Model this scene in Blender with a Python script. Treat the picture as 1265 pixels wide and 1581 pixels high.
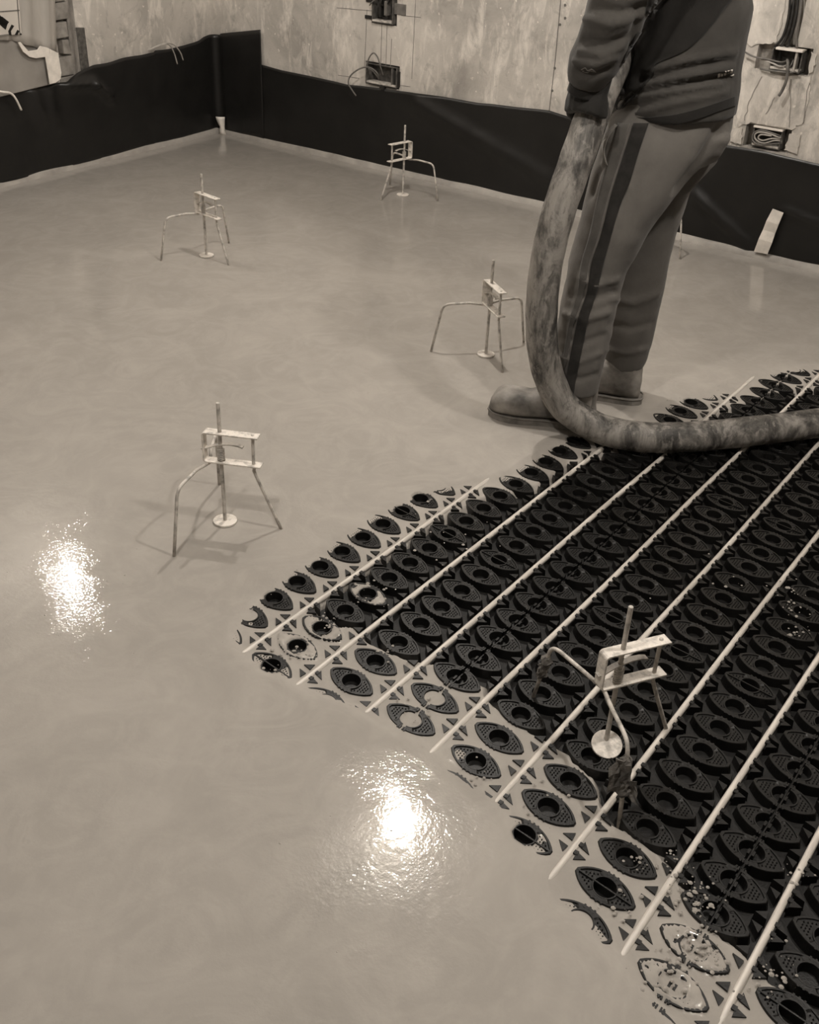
import bpy, bmesh, math, random
import numpy as np
from mathutils import Vector, Matrix
from mathutils.bvhtree import BVHTree

random.seed(7)
rng = np.random.default_rng(11)
for o in list(bpy.data.objects):
    bpy.data.objects.remove(o)
scene = bpy.context.scene
COL = scene.collection

# ------------------------------------------------------------------ camera
HC = 1.35
FPX, IMW, IMH = 1649.07, 1265.0, 1581.0
R_ = np.array([0.59340755, -0.80398731, 0.03836504])
U_ = np.array([0.40706989, 0.34088717, 0.84740194])
F_ = np.array([0.69437856, 0.48723746, -0.52956405])
cd = bpy.data.cameras.new('camera')
cam = bpy.data.objects.new('camera', cd)
COL.objects.link(cam)
cd.sensor_fit = 'VERTICAL'
cd.sensor_height = 36.0
cd.lens = 36.0 * FPX / IMH
cd.clip_start = 0.02
M = Matrix.Identity(4)
for i in range(3):
    M[i][0], M[i][1], M[i][2] = R_[i], U_[i], -F_[i]
M[2][3] = HC
cam.matrix_world = M
scene.camera = cam

# ------------------------------------------------------------------ world, lights, exposure
w = bpy.data.worlds.new('world')
scene.world = w
w.use_nodes = True
w.node_tree.nodes['Background'].inputs[0].default_value = (1.0, 0.93, 0.83, 1)
w.node_tree.nodes['Background'].inputs[1].default_value = 0.35

WARM = (1.0, 0.942, 0.875)
def lamp(name, loc, watts, radius):
    ld = bpy.data.lights.new(name, 'POINT')
    ld.energy = watts
    ld.color = WARM
    ld.shadow_soft_size = radius
    lo = bpy.data.objects.new(name, ld)
    lo.location = loc
    COL.objects.link(lo)
lamp('ceiling_bulb_a', (2.80, 1.95, 2.46), 96, 0.032)
lamp('ceiling_bulb_b', (2.62, 3.93, 1.92), 26, 0.032)
lamp('ceiling_bulb_c', (0.47, 1.05, 2.46), 74, 0.05)
lamp('ceiling_bulb_d', (1.95, -0.10, 2.46), 88, 0.05)
vs = scene.view_settings
scene.display_settings.display_device = 'sRGB'
vs.view_transform = 'Standard'
vs.look = 'None'
vs.exposure = -0.10
vs.gamma = 1.0
vs.use_curve_mapping = False

# ------------------------------------------------------------------ picture -> place helpers
NH = np.array([F_[0], F_[1], 0.0]); NH /= np.linalg.norm(NH)      # level, away from the viewer
LH = np.array([NH[1], -NH[0], 0.0])                               # level, to the right
CAM = np.array([0, 0, HC])
def ray(px, py):
    return (px - IMW / 2) / FPX * R_ - (py - IMH / 2) / FPX * U_ + F_
def at_z(px, py, z=0.0):
    d = ray(px, py)
    return CAM + d * ((z - HC) / d[2])
def at_s(px, py, s):
    d = ray(px, py)
    return CAM + d * (s / (d @ NH))
def depth(q):
    return (np.asarray(q) - CAM) @ F_
XW = 4.215                                                       # right wall plane
CORNER = np.array([4.215, 4.315])
LD = np.array([-1.435, -0.079]); LD /= np.linalg.norm(LD)         # along the left wall, away from the corner
LN = np.array([-LD[1], LD[0]])
if LN @ CORNER > 0: LN = -LN                                      # into the room
def lw(s, z, off=0.0):
    p = CORNER + LD * s + LN * off
    return (p[0], p[1], z)
def wl_px(px, py, off=0.0):
    d = ray(px, py)
    t = ((CORNER + LN * off) @ LN) / (d[:2] @ LN)
    q = CAM + t * d
    return ((q[:2] - CORNER) @ LD, q[2])
def wr_px(px, py, off=0.0):
    d = ray(px, py)
    q = CAM + d * ((XW - off) / d[0])
    return (q[1], q[2])

# ------------------------------------------------------------------ materials
def new_mat(name):
    m = bpy.data.materials.new(name)
    m.use_nodes = True
    nt = m.node_tree
    return m, nt, nt.nodes['Principled BSDF']
def tint(v, k=1.0):
    return (v * 1.0, v * (1 - 0.070 * k), v * (1 - 0.160 * k), 1)
def coords(nt, scale=(1, 1, 1)):
    tc = nt.nodes.new('ShaderNodeTexCoord')
    mp = nt.nodes.new('ShaderNodeMapping')
    mp.inputs['Scale'].default_value = scale
    nt.links.new(tc.outputs['Object'], mp.inputs['Vector'])
    return mp.outputs[0]
def noise(nt, vec, scale, detail=4, rough=0.55, dist=0.0):
    n = nt.nodes.new('ShaderNodeTexNoise')
    n.inputs['Scale'].default_value = scale
    n.inputs['Detail'].default_value = detail
    n.inputs['Roughness'].default_value = rough
    n.inputs['Distortion'].default_value = dist
    nt.links.new(vec, n.inputs['Vector'])
    return n.outputs['Fac']
def ramp(nt, fac, stops):
    r = nt.nodes.new('ShaderNodeValToRGB')
    el = r.color_ramp.elements
    while len(el) < len(stops): el.new(0.5)
    for e, (p, c) in zip(el, stops):
        e.position = p
        e.color = c if isinstance(c, tuple) else (c, c, c, 1)
    nt.links.new(fac, r.inputs[0])
    return r.outputs[0]
def mixc(nt, fac, a, b, mode='MIX'):
    m = nt.nodes.new('ShaderNodeMix')
    m.data_type = 'RGBA'
    m.blend_type = mode
    for s, v in ((m.inputs['Factor'], fac), (m.inputs['A'], a), (m.inputs['B'], b)):
        if hasattr(v, 'is_linked') or hasattr(v, 'links'): nt.links.new(v, s)
        else: s.default_value = v
    return m.outputs['Result']
def bump(nt, bsdf, height, strength, distance, prev=None):
    b = nt.nodes.new('ShaderNodeBump')
    b.inputs['Strength'].default_value = strength
    b.inputs['Distance'].default_value = distance
    nt.links.new(height, b.inputs['Height'])
    if prev is not None: nt.links.new(prev, b.inputs['Normal'])
    nt.links.new(b.outputs[0], bsdf.inputs['Normal'])
    return b.outputs[0]
def simple(name, lo, hi, scale=20, rough=0.6, spec=0.4, bstr=0.0, bscale=60, detail=5, stretch=(1, 1, 1), band=(0.3, 0.7), metal=0.0, k=1.0):
    m, nt, b = new_mat(name)
    v = coords(nt, stretch)
    f = noise(nt, v, scale, detail)
    c = ramp(nt, f, [(band[0], tint(lo, k)), (band[1], tint(hi, k))])
    nt.links.new(c, b.inputs['Base Color'])
    b.inputs['Roughness'].default_value = rough
    b.inputs['Specular IOR Level'].default_value = spec
    b.inputs['Metallic'].default_value = metal
    if bstr:
        bump(nt, b, noise(nt, v, bscale, 4), bstr, 0.004)
    return m

MAT = {}
# wet screed: pale, glossy, with faint swirls and fine ripples
m, nt, b = new_mat('wet_screed'); MAT['screed'] = m
v = coords(nt)
sw = noise(nt, v, 2.2, 5, 0.6, 2.2)
sw2 = noise(nt, v, 6.5, 4, 0.6, 3.0)
c1 = ramp(nt, sw, [(0.30, tint(0.322)), (0.50, tint(0.345)), (0.68, tint(0.378))])
c2 = ramp(nt, sw2, [(0.42, (0, 0, 0, 1)), (0.66, (0.26, 0.26, 0.26, 1)), (0.74, (0.0, 0.0, 0.0, 1))])
nt.links.new(mixc(nt, c2, c1, tint(0.46)), b.inputs['Base Color'])
b.inputs['Roughness'].default_value = 0.022
b.inputs['IOR'].default_value = 1.38
n1 = bump(nt, b, noise(nt, v, 7, 2), 0.07, 0.005)
rip = nt.nodes.new('ShaderNodeMath'); rip.operation = 'MULTIPLY'
nt.links.new(noise(nt, v, 105, 3, 0.6), rip.inputs[0])
nt.links.new(ramp(nt, noise(nt, v, 9, 3), [(0.38, 0.35), (0.62, 1.0)]), rip.inputs[1])
n2 = bump(nt, b, rip.outputs[0], 0.42, 0.0012, n1)
# black nub panel plastic
MAT['panel'] = simple('panel_plastic', 0.0055, 0.0100, 30, 0.38, 0.36, 0.15, 300, k=0.7)
MAT['panel_base'] = simple('panel_base_plastic', 0.006, 0.014, 18, 0.5, 0.3, 0.2, 200, k=0.8)
MAT['pipe'] = simple('pipe_plastic', 0.50, 0.74, 14, 0.35, 0.5, 0.0, stretch=(1, 12, 12))
MAT['galv'] = simple('dirty_galvanised_steel', 0.30, 0.60, 60, 0.55, 0.4, 0.25, 220, band=(0.34, 0.56))
MAT['galv_dark'] = simple('dull_steel', 0.11, 0.30, 60, 0.5, 0.5, 0.2, 200)
MAT['galv_light'] = simple('screed_coated_steel', 0.44, 0.78, 60, 0.55, 0.4, 0.3, 240, band=(0.32, 0.52))
MAT['rag'] = simple('dirty_tape', 0.06, 0.20, 50, 0.75, 0.3, 0.6, 120)
# walls
def wall_mat(name, lo, mid, hi, sc=2.0):
    m, nt, b = new_mat(name)
    v = coords(nt)
    a = noise(nt, v, sc, 6, 0.62, 0.6)
    c = ramp(nt, a, [(0.30, tint(lo)), (0.5, tint(mid)), (0.72, tint(hi))])
    v2 = coords(nt, (1, 1, 0.35))
    s = noise(nt, v2, 16, 6, 0.7, 0.5)
    c = mixc(nt, ramp(nt, s, [(0.50, 0.0), (0.66, 0.6)]), c, tint(hi * 1.3))
    d = noise(nt, v, 9, 8, 0.75, 1.0)
    c = mixc(nt, ramp(nt, d, [(0.30, 0.6), (0.46, 0.0)]), c, tint(lo * 0.72))
    sp = noise(nt, v, 42, 2, 0.4)
    c = mixc(nt, ramp(nt, sp, [(0.71, 0.0), (0.755, 0.9)]), c, tint(0.75))
    nt.links.new(c, b.inputs['Base Color'])
    b.inputs['Roughness'].default_value = 0.85
    b.inputs['Specular IOR Level'].default_value = 0.25
    bump(nt, b, noise(nt, v, 40, 8, 0.7), 0.35, 0.006)
    return m
MAT['wall'] = wall_mat('rough_plaster', 0.30, 0.50, 0.66)
MAT['plaster_patch'] = wall_mat('patched_plaster', 0.38, 0.56, 0.72, 9)
MAT['ceiling'] = simple('ceiling_plaster', 0.20, 0.25, 2, 0.9, 0.2)
MAT['bare'] = simple('bare_concrete', 0.16, 0.24, 3, 0.9, 0.2)
MAT['slab'] = simple('concrete_slab', 0.12, 0.18, 6, 0.9, 0.2, 0.3)
MAT['recess'] = simple('chased_masonry', 0.05, 0.14, 30, 0.95, 0.1, 0.8, 60)
MAT['brick'] = simple('exposed_brick', 0.20, 0.38, 22, 0.9, 0.15, 0.7, 70)
MAT['strip'] = simple('splashed_edge_strip', 0.28, 0.46, 9, 0.45, 0.4, 0.3, 60)
# plastic sheet
m, nt, b = new_mat('black_plastic_sheet'); MAT['sheet'] = m
v = coords(nt)
nt.links.new(ramp(nt, noise(nt, v, 7, 5), [(0.35, tint(0.010, .8)), (0.75, tint(0.015, .8))]), b.inputs['Base Color'])
b.inputs['Roughness'].default_value = 0.36
b.inputs['Specular IOR Level'].default_value = 0.42
bump(nt, b, noise(nt, v, 5, 3), 0.25, 0.03)
MAT['tape'] = simple('pale_tape', 0.70, 0.95, 26, 0.35, 0.5, 0.5, 40)
MAT['film'] = simple('hanging_film', 0.30, 0.52, 5, 0.35, 0.5, 0.5, 12, stretch=(1, 1, .3))
MAT['film_print'] = simple('white_printed_film', 0.55, 0.70, 6, 0.35, 0.5, 0.4, 12, stretch=(1, 1, .3))
MAT['board'] = simple('dusty_board', 0.26, 0.34, 8, 0.7, 0.3, 0.2, 40)
MAT['ink'] = simple('black_ink', 0.008, 0.014, 20, 0.5, 0.3)
MAT['cable'] = simple('grey_cable', 0.10, 0.20, 40, 0.5, 0.4)
MAT['cable_light'] = simple('pale_cable', 0.32, 0.48, 40, 0.5, 0.4)
MAT['cable_dark'] = simple('dark_cable', 0.012, 0.03, 40, 0.45, 0.4)
MAT['boxplastic'] = simple('dusty_junction_box', 0.05, 0.15, 50, 0.7, 0.3, 0.3, 90)
m, nt, b = new_mat('dirty_rubber_hose'); MAT['hose'] = m
v = coords(nt, (1, 1, .45))
f1 = noise(nt, v, 11, 7, 0.68, 0.8)
f2 = noise(nt, v, 45, 6, 0.7, 0.4)
c = ramp(nt, f1, [(0.37, tint(0.040)), (0.47, tint(0.13)), (0.60, tint(0.34))])
c = mixc(nt, ramp(nt, f2, [(0.52, 0.0), (0.64, 0.7)]), c, tint(0.40))
c = mixc(nt, ramp(nt, f2, [(0.34, 0.6), (0.45, 0.0)]), c, tint(0.025))
nt.links.new(c, b.inputs['Base Color'])
b.inputs['Roughness'].default_value = 0.6
bump(nt, b, f2, 0.25, 0.004)
def cloth(name, lo, hi, weave=700, rough=0.9, patch=6):
    m, nt, b = new_mat(name)
    v = coords(nt)
    c = ramp(nt, noise(nt, v, patch, 6, 0.6), [(0.32, tint(lo)), (0.7, tint(hi))])
    nt.links.new(c, b.inputs['Base Color'])
    b.inputs['Roughness'].default_value = rough
    b.inputs['Specular IOR Level'].default_value = 0.15
    b.inputs['Sheen Weight'].default_value = 0.15
    n = bump(nt, b, noise(nt, v, 22, 4), 0.25, 0.01)
    bump(nt, b, noise(nt, v, weave, 2), 0.25, 0.0015, n)
    return m
MAT['trouser'] = cloth('grey_jersey', 0.120, 0.190)
MAT['pocket'] = cloth('pale_pocket_edge', 0.16, 0.26)
MAT['stripe'] = cloth('dark_velour_stripe', 0.016, 0.040, patch=25)
MAT['stripe2'] = cloth('mid_grey_stripe', 0.07, 0.12, patch=14)
MAT['sweat'] = cloth('charcoal_sweatshirt', 0.050, 0.082)
MAT['sweat_dark'] = cloth('dark_sweatshirt_area', 0.018, 0.030)
MAT['rib'] = cloth('dark_ribbed_hem', 0.016, 0.026, 400)
MAT['glove'] = cloth('black_work_glove', 0.014, 0.03, 300, 0.7)
MAT['boot'] = simple('muddy_rubber_boot', 0.07, 0.36, 13, 0.6, 0.35, 0.5, 50)
MAT['sole'] = simple('muddy_boot_sole', 0.12, 0.30, 24, 0.65, 0.3, 0.4, 60)
MAT['skin'] = simple('skin', 0.30, 0.36, 30, 0.55, 0.4)
MAT['hair'] = simple('dark_hair', 0.012, 0.03, 60, 0.6, 0.3, 0.8, 150)
MAT['print'] = simple('white_print', 0.6, 0.8, 60, 0.6, 0.3)
MAT['eye'] = simple('eye', 0.5, 0.6, 60, 0.2, 0.5)

# ------------------------------------------------------------------ object helpers
def link(name, me, mat=None, parent=None, loc=None, smooth=False):
    o = bpy.data.objects.new(name, me)
    COL.objects.link(o)
    if mat is not None and not me.materials:
        me.materials.append(MAT[mat] if isinstance(mat, str) else mat)
    if parent is not None: o.parent = parent
    if loc is not None: o.location = loc
    if smooth:
        me.polygons.foreach_set('use_smooth', [True] * len(me.polygons))
    return o
def mesh_py(name, verts, faces):
    me = bpy.data.meshes.new(name)
    me.from_pydata([tuple(map(float, q)) for q in verts], [], faces)
    me.update()
    return me
def thing(name, label, cat, loc=(0, 0, 0), rz=0.0, group=None):
    o = bpy.data.objects.new(name, None)
    o.empty_display_size = 0.05
    COL.objects.link(o)
    o.location = loc
    o.rotation_euler = (0, 0, rz)
    return tag(o, label, cat, group)
def tag(o, label=None, cat=None, group=None, kind=None):
    if label: o['label'] = label
    if cat: o['category'] = cat
    if group: o['group'] = group
    if kind: o['kind'] = kind
    return o
class MB:
    """collects verts and faces for ONE mesh"""
    def __init__(self): self.v, self.f = [], []
    def add(self, vs, fs):
        n = len(self.v)
        self.v += [tuple(map(float, q)) for q in vs]
        self.f += [tuple(i + n for i in f) for f in fs]
        return self
    def box(self, a, b):
        (x0, y0, z0), (x1, y1, z1) = a, b
        vs = [(x, y, z) for x in (x0, x1) for y in (y0, y1) for z in (z0, z1)]
        return self.add(vs, [(0, 1, 3, 2), (4, 6, 7, 5), (0, 4, 5, 1), (2, 3, 7, 6), (0, 2, 6, 4), (1, 5, 7, 3)])
    def hexa(self, p8):      # 4 bottom, 4 top
        return self.add(p8, [(3, 2, 1, 0), (4, 5, 6, 7), (0, 1, 5, 4), (1, 2, 6, 5), (2, 3, 7, 6), (3, 0, 4, 7)])
    def tube(self, pts, r, seg=10, caps=True):
        pts = [np.array(q, float) for q in pts]
        n = len(pts)
        rr = r if hasattr(r, '__len__') else [r] * n
        tang = [pts[min(i + 1, n - 1)] - pts[max(i - 1, 0)] for i in range(n)]
        tang = [t / (np.linalg.norm(t) + 1e-12) for t in tang]
        a = np.array([0, 0, 1.0]) if abs(tang[0][2]) < 0.9 else np.array([1.0, 0, 0])
        nrm = np.cross(tang[0], a); nrm /= np.linalg.norm(nrm)
        vs, fs = [], []
        for i in range(n):
            nrm = nrm - tang[i] * (nrm @ tang[i]); nrm /= np.linalg.norm(nrm)
            bn = np.cross(tang[i], nrm)
            for k in range(seg):
                t = 2 * math.pi * k / seg
                vs.append(pts[i] + rr[i] * (math.cos(t) * nrm + math.sin(t) * bn))
        for i in range(n - 1):
            for k in range(seg):
                k2 = (k + 1) % seg
                fs.append((i * seg + k, i * seg + k2, (i + 1) * seg + k2, (i + 1) * seg + k))
        if caps:
            fs.append(tuple(range(seg))[::-1])
            fs.append(tuple((n - 1) * seg + k for k in range(seg)))
        return self.add(vs, fs)
    def prism(self, poly, z0, z1, grow=0.0):
        c = np.mean(np.array(poly, float), 0)
        lo = [c + (np.array(q) - c) * (1 + grow) for q in poly]
        n = len(poly)
        vs = [(q[0], q[1], z0) for q in lo] + [(q[0], q[1], z1) for q in poly]
        fs = [tuple(range(n))[::-1], tuple(range(n, 2 * n))] + [(i, (i + 1) % n, n + (i + 1) % n, n + i) for i in range(n)]
        return self.add(vs, fs)
    def build(self, name, mat, parent=None, loc=None, smooth=False, bevel=0.0):
        me = mesh_py(name, self.v, self.f)
        bm = bmesh.new(); bm.from_mesh(me)
        bmesh.ops.recalc_face_normals(bm, faces=bm.faces)
        bm.to_mesh(me); bm.free()
        o = link(name, me, mat, parent, loc, smooth)
        if bevel:
            md = o.modifiers.new('bevel', 'BEVEL'); md.width = bevel; md.segments = 2; md.limit_method = 'ANGLE'
        return o
def smooth_path(pts, sub=8):
    pts = [np.array(q, float) for q in pts]
    P = [2 * pts[0] - pts[1]] + pts + [2 * pts[-1] - pts[-2]]
    out = []
    for i in range(1, len(P) - 2):
        for k in range(sub):
            t = k / sub
            p0, p1, p2, p3 = P[i - 1], P[i], P[i + 1], P[i + 2]
            out.append(0.5 * ((2 * p1) + (-p0 + p2) * t + (2 * p0 - 5 * p1 + 4 * p2 - p3) * t * t + (-p0 + 3 * p1 - 3 * p2 + p3) * t ** 3))
    out.append(P[-2])
    return out
def vnoise(x, y, scale, seed=0, oct=3):
    """numpy value noise in about -1..1"""
    r = np.random.default_rng(seed)
    tab = r.random((256, 256)) * 2 - 1
    out = np.zeros_like(x, dtype=float); amp = 1.0; tot = 0
    for o in range(oct):
        X, Y = x * scale * 2 ** o + 17.3 * o, y * scale * 2 ** o + 5.1 * o
        xi, yi = np.floor(X).astype(int), np.floor(Y).astype(int)
        fx, fy = X - xi, Y - yi
        fx, fy = fx * fx * (3 - 2 * fx), fy * fy * (3 - 2 * fy)
        g = lambda a, c: tab[a % 256, c % 256]
        out += amp * ((g(xi, yi) * (1 - fx) + g(xi + 1, yi) * fx) * (1 - fy) + (g(xi, yi + 1) * (1 - fx) + g(xi + 1, yi + 1) * fx) * fy)
        tot += amp; amp *= 0.5
    return out / tot
def poly_sd(x, y, poly):
    """signed distance, positive inside"""
    P = np.array(poly, float)
    d = np.full(x.shape, 1e9); inside = np.zeros(x.shape, bool)
    for i in range(len(P)):
        a, b_ = P[i], P[(i + 1) % len(P)]
        e = b_ - a
        t = np.clip(((x - a[0]) * e[0] + (y - a[1]) * e[1]) / (e @ e), 0, 1)
        d = np.minimum(d, np.hypot(x - a[0] - t * e[0], y - a[1] - t * e[1]))
        cr = ((a[1] > y) != (b_[1] > y))
        with np.errstate(divide='ignore', invalid='ignore'):
            xx = (b_[0] - a[0]) * (y - a[1]) / (b_[1] - a[1]) + a[0]
        inside ^= cr & (x < xx)
    return np.where(inside, d, -d)

# ================================================================== ROOM SHELL
# floor slab, ceiling, walls
fl = MB().box((-1.5, -1.8, -0.12), (4.6, 4.6, -0.024)).build('floor', 'slab'); tag(fl, kind='structure')
ce = MB().box((-1.6, -1.9, 2.6), (4.7, 4.7, 2.7)).build('ceiling', 'ceiling'); tag(ce, kind='structure')
MBb = MB().box((-1.6, -1.8, -0.12), (-1.5, 4.6, 2.6)).build('wall_back', 'bare'); tag(MBb, kind='structure')
MBs = MB().box((-1.5, -1.9, -0.12), (4.6, -1.8, 2.6)).build('wall_near', 'bare'); tag(MBs, kind='structure')

def wall_with_holes(name, to3, u0, u1, z0, z1, holes, thick, mat):
    us = sorted({u0, u1} | {h[0] for h in holes} | {h[1] for h in holes})
    zs = sorted({z0, z1} | {h[2] for h in holes} | {h[3] for h in holes})
    mb = MB()
    for i in range(len(us) - 1):
        for j in range(len(zs) - 1):
            um, zm = (us[i] + us[i + 1]) / 2, (zs[j] + zs[j + 1]) / 2
            hd = [h for h in holes if h[0] < um < h[1] and h[2] < zm < h[3]]
            off = -hd[0][4] if hd else 0.0
            a = [to3(us[i], zs[j], off), to3(us[i + 1], zs[j], off), to3(us[i + 1], zs[j + 1], off), to3(us[i], zs[j + 1], off)]
            bck = [to3(us[i], zs[j], -thick), to3(us[i + 1], zs[j], -thick), to3(us[i + 1], zs[j + 1], -thick), to3(us[i], zs[j + 1], -thick)]
            mb.hexa(bck + a)
    return tag(mb.build(name, mat), kind='structure')
def rw(y, z, off=0.0): return (XW - off, y, z)
# openings in the plaster: (u0, u1, z0, z1, depth)
RH = [(3.150, 3.295, 0.650, 0.790, 0.05), (3.125, 3.325, 0.383, 0.484, 0.05),
      (1.272, 1.475, 0.690, 0.782, 0.05), (1.285, 1.462, 0.412, 0.497, 0.05),
      (1.335, 1.385, 0.782, 1.30, 0.035)]
wallR = wall_with_holes('wall_right', rw, -1.8, 4.45, -0.12, 2.6, RH, 0.2, 'wall')
LHl = [(0.905, 1.03, 0.36, 1.05, 0.05)]
wallL = wall_with_holes('wall_left', lw, -0.02, 6.0, -0.12, 2.6, LHl, 0.2, 'wall')

# bricks laid bare in the chase of the left wall
def brick(s0, s1, z0, z1, d=0.006, mat='brick'):
    mb = MB()
    j = lambda: random.uniform(-0.004, 0.004)
    bk, fr = -0.048, -d
    a = [lw(s0, z0, bk), lw(s1, z0, bk), lw(s1, z1, bk), lw(s0, z1, bk)]
    c = [lw(s0 + j(), z0 + j(), fr), lw(s1 + j(), z0 + j(), fr), lw(s1 + j(), z1 + j(), fr), lw(s0 + j(), z1 + j(), fr)]
    mb.hexa(a + c)
    return mb.build('brick', mat, wallL, bevel=0.004)
brick(0.935, 1.022, 0.640, 0.705, 0.004)
brick(0.945, 1.022, 0.710, 0.790, 0.008)
brick(0.940, 1.022, 0.560, 0.628, 0.010)
brick(0.938, 0.978, 0.492, 0.552, 0.014)
brick(0.934, 1.022, 0.408, 0.484, 0.006)
brick(0.936, 1.022, 0.330, 0.400, 0.006)
brick(0.912, 0.930, 0.330, 0.800, 0.020)
brick(0.938, 1.022, 0.800, 0.900, 0.006)
# smooth grey mortar patch beside the bricks
mb = MB(); mb.hexa([lw(0.855, .40, -.01), lw(0.905, .40, -.01), lw(.905, .60, -.01), lw(.857, .595, -.01),
                    lw(0.855, .40, .004), lw(0.905, .40, .004), lw(.905, .60, .004), lw(.857, .595, .004)])
mb.build('mortar_patch', 'boxplastic', wallL, bevel=0.002)

# marks on the right wall: board joint, screws, pencil lines, chase infill
def wall_strip(name, pts, wid, mat, off=0.0015, parent=wallR):
    mb = MB()
    for (y0, z0), (y1, z1) in zip(pts[:-1], pts[1:]):
        d = np.array([y1 - y0, z1 - z0]); d /= np.linalg.norm(d); n = np.array([-d[1], d[0]]) * wid / 2
        q = [(y0 - n[0], z0 - n[1]), (y1 - n[0], z1 - n[1]), (y1 + n[0], z1 + n[1]), (y0 + n[0], z0 + n[1])]
        mb.hexa([rw(a, c, -0.003) for a, c in q] + [rw(a, c, off) for a, c in q])
    return mb.build(name, mat, parent)
def px_strip(name, px, wid, mat, off=0.0015):
    return wall_strip(name, [wr_px(*q) for q in px], wid, mat, off)
px_strip('board_joint', [(868, -20), (858, 90), (848, 175)], 0.003, 'cable')
for q in [(873, 8), (873, 28), (865, 38), (857, 105), (853, 140)]:
    y, z = wr_px(*q)
    MB().tube([rw(y, z, -.002), rw(y, z, 0.002)], 0.0055, 10).build('screw', 'cable', wallR)
for L in [[(520, 12), (575, 17)], [(620, 24), (650, 27)], [(567, 15), (563, 105)], [(642, 0), (636, 122)], [(590, 35), (588, 100)],
          [(598, 38), (596, 102)], [(605, 60), (603, 103)], [(522, 116), (555, 121)], [(612, 131), (634, 134)]]:
    px_strip('pencil_line', L, 0.0022, 'cable', 0.0008)
# plaster patches around the right-hand boxes
def wall_patch(name, px, mat, off, parent=wallR):
    fine = []
    for a, b_ in zip(px, px[1:] + px[:1]):
        for k in range(6):
            j = 1.6 if k else 0.6
            fine.append((a[0] + (b_[0] - a[0]) * k / 6 + random.uniform(-j, j), a[1] + (b_[1] - a[1]) * k / 6 + random.uniform(-j, j)))
    q = [wr_px(*p) for p in fine]
    n = len(q)
    mb = MB()
    mb.add([rw(a, c, -0.004) for a, c in q] + [rw(a, c, off) for a, c in q],
           [tuple(range(n))[::-1], tuple(range(n, 2 * n))] + [(i, (i + 1) % n, n + (i + 1) % n, n + i) for i in range(n)])
    return mb.build(name, mat, parent)
wall_patch('plaster_patch', [(1150, 30), (1160, 0), (1214, 0), (1206, 45), (1198, 66), (1176, 68), (1160, 72), (1146, 58)], 'plaster_patch', 0.004)
wall_patch('plaster_patch', [(1146, 92), (1166, 106), (1206, 116), (1252, 118), (1250, 150), (1240, 190), (1222, 200), (1160, 188), (1142, 196), (1134, 160), (1140, 118)], 'plaster_patch', 0.003)
wall_patch('plaster_patch', [(1254, 80), (1262, 84), (1256, 112), (1250, 112)], 'plaster_patch', 0.006)
wall_patch('plaster_patch', [(1220, 206), (1238, 208), (1232, 238), (1212, 232)], 'plaster_patch', 0.006)
wall_patch('plaster_patch', [(1134, 196), (1148, 198), (1146, 222), (1128, 218)], 'plaster_patch', 0.006)
for L in [[(1177, 118), (1160, 150), (1150, 186)], [(1222, 122), (1219, 196)], [(1250, 128), (1240, 190)], [(1196, 150), (1184, 176)]]:
    W_ = [(q[0] + random.uniform(-1.6, 1.6), q[1]) for q in smooth_path([np.array(p, float) for p in L], 5)]
    px_strip('crack', W_, 0.0028, 'board', 0.0048)

# pale splashed edge strips where the walls meet the wet screed
mb = MB(); n = 120
ys = np.linspace(-1.8, 4.29, n)
hz = 0.031 + 0.003 * vnoise(ys, ys * 0, 6, 3) + 0.004 * np.clip(vnoise(ys, ys * 0, 22, 5), 0.45, 1) - 0.0018
prof = lambda y, h: [(XW - 0.030, y, -0.02), (XW - 0.024, y, h * .8), (XW - 0.014, y, h), (XW - 0.004, y, h), (XW - 0.002, y, -0.02)]
vs = []; fs = []
for y, h in zip(ys, hz): vs += prof(y, h)
for i in range(n - 1):
    for k in range(4): fs.append((i * 5 + k, i * 5 + k + 1, i * 5 + 6 + k, i * 5 + 5 + k))
tag(mb.add(vs, fs).build('trim_1', 'strip', smooth=True), kind='structure')
mb = MB(); ss = np.linspace(0.0, 5.6, n)
hz = 0.033 + 0.003 * vnoise(ss, ss * 0, 6, 8) + 0.004 * np.clip(vnoise(ss, ss * 0, 22, 9), 0.45, 1) - 0.0018
vs = []; fs = []
for s_, h in zip(ss, hz): vs += [lw(s_, -.02, .030), lw(s_, h * .8, .024), lw(s_, h, .014), lw(s_, h, .004), lw(s_, -.02, .002)]
for i in range(n - 1):
    for k in range(4): fs.append((i * 5 + k, i * 5 + 5 + k, i * 5 + 6 + k, i * 5 + k + 1))
tag(mb.add(vs, fs).build('trim_2', 'strip', smooth=True), kind='structure')

# ================================================================== BLACK PLASTIC SHEETS
def sheet(name, cols, label):
    """cols: list of (base point fn(off, z), z top, [offset per row])"""
    rows = 26
    vs, fs = [], []
    for fn, zt, offs in cols:
        for j in range(rows):
            z = 0.024 + (zt - 0.024) * j / (rows - 1)
            vs.append(fn(0.008 + offs(z), z))
    for i in range(len(cols) - 1):
        for j in range(rows - 1):
            a = i * rows + j
            fs.append((a, a + rows, a + rows + 1, a + 1))
    o = MB().add(vs, fs).build(name, 'sheet', smooth=True)
    md = o.modifiers.new('solid', 'SOLIDIFY'); md.thickness = 0.0015; md.offset = 0
    return tag(o, label, 'plastic sheet')
def ridge(u, z, a, b_, wid, amp):
    a = np.array(a); b_ = np.array(b_); e = b_ - a; p = np.array([u, z])
    t = np.clip((p - a) @ e / (e @ e), 0, 1)
    d = np.linalg.norm(p - a - t * e)
    return amp * math.exp(-(d / wid) ** 2) * (0.5 + 0.5 * math.sin(math.pi * (0.15 + 0.7 * t)))
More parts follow.
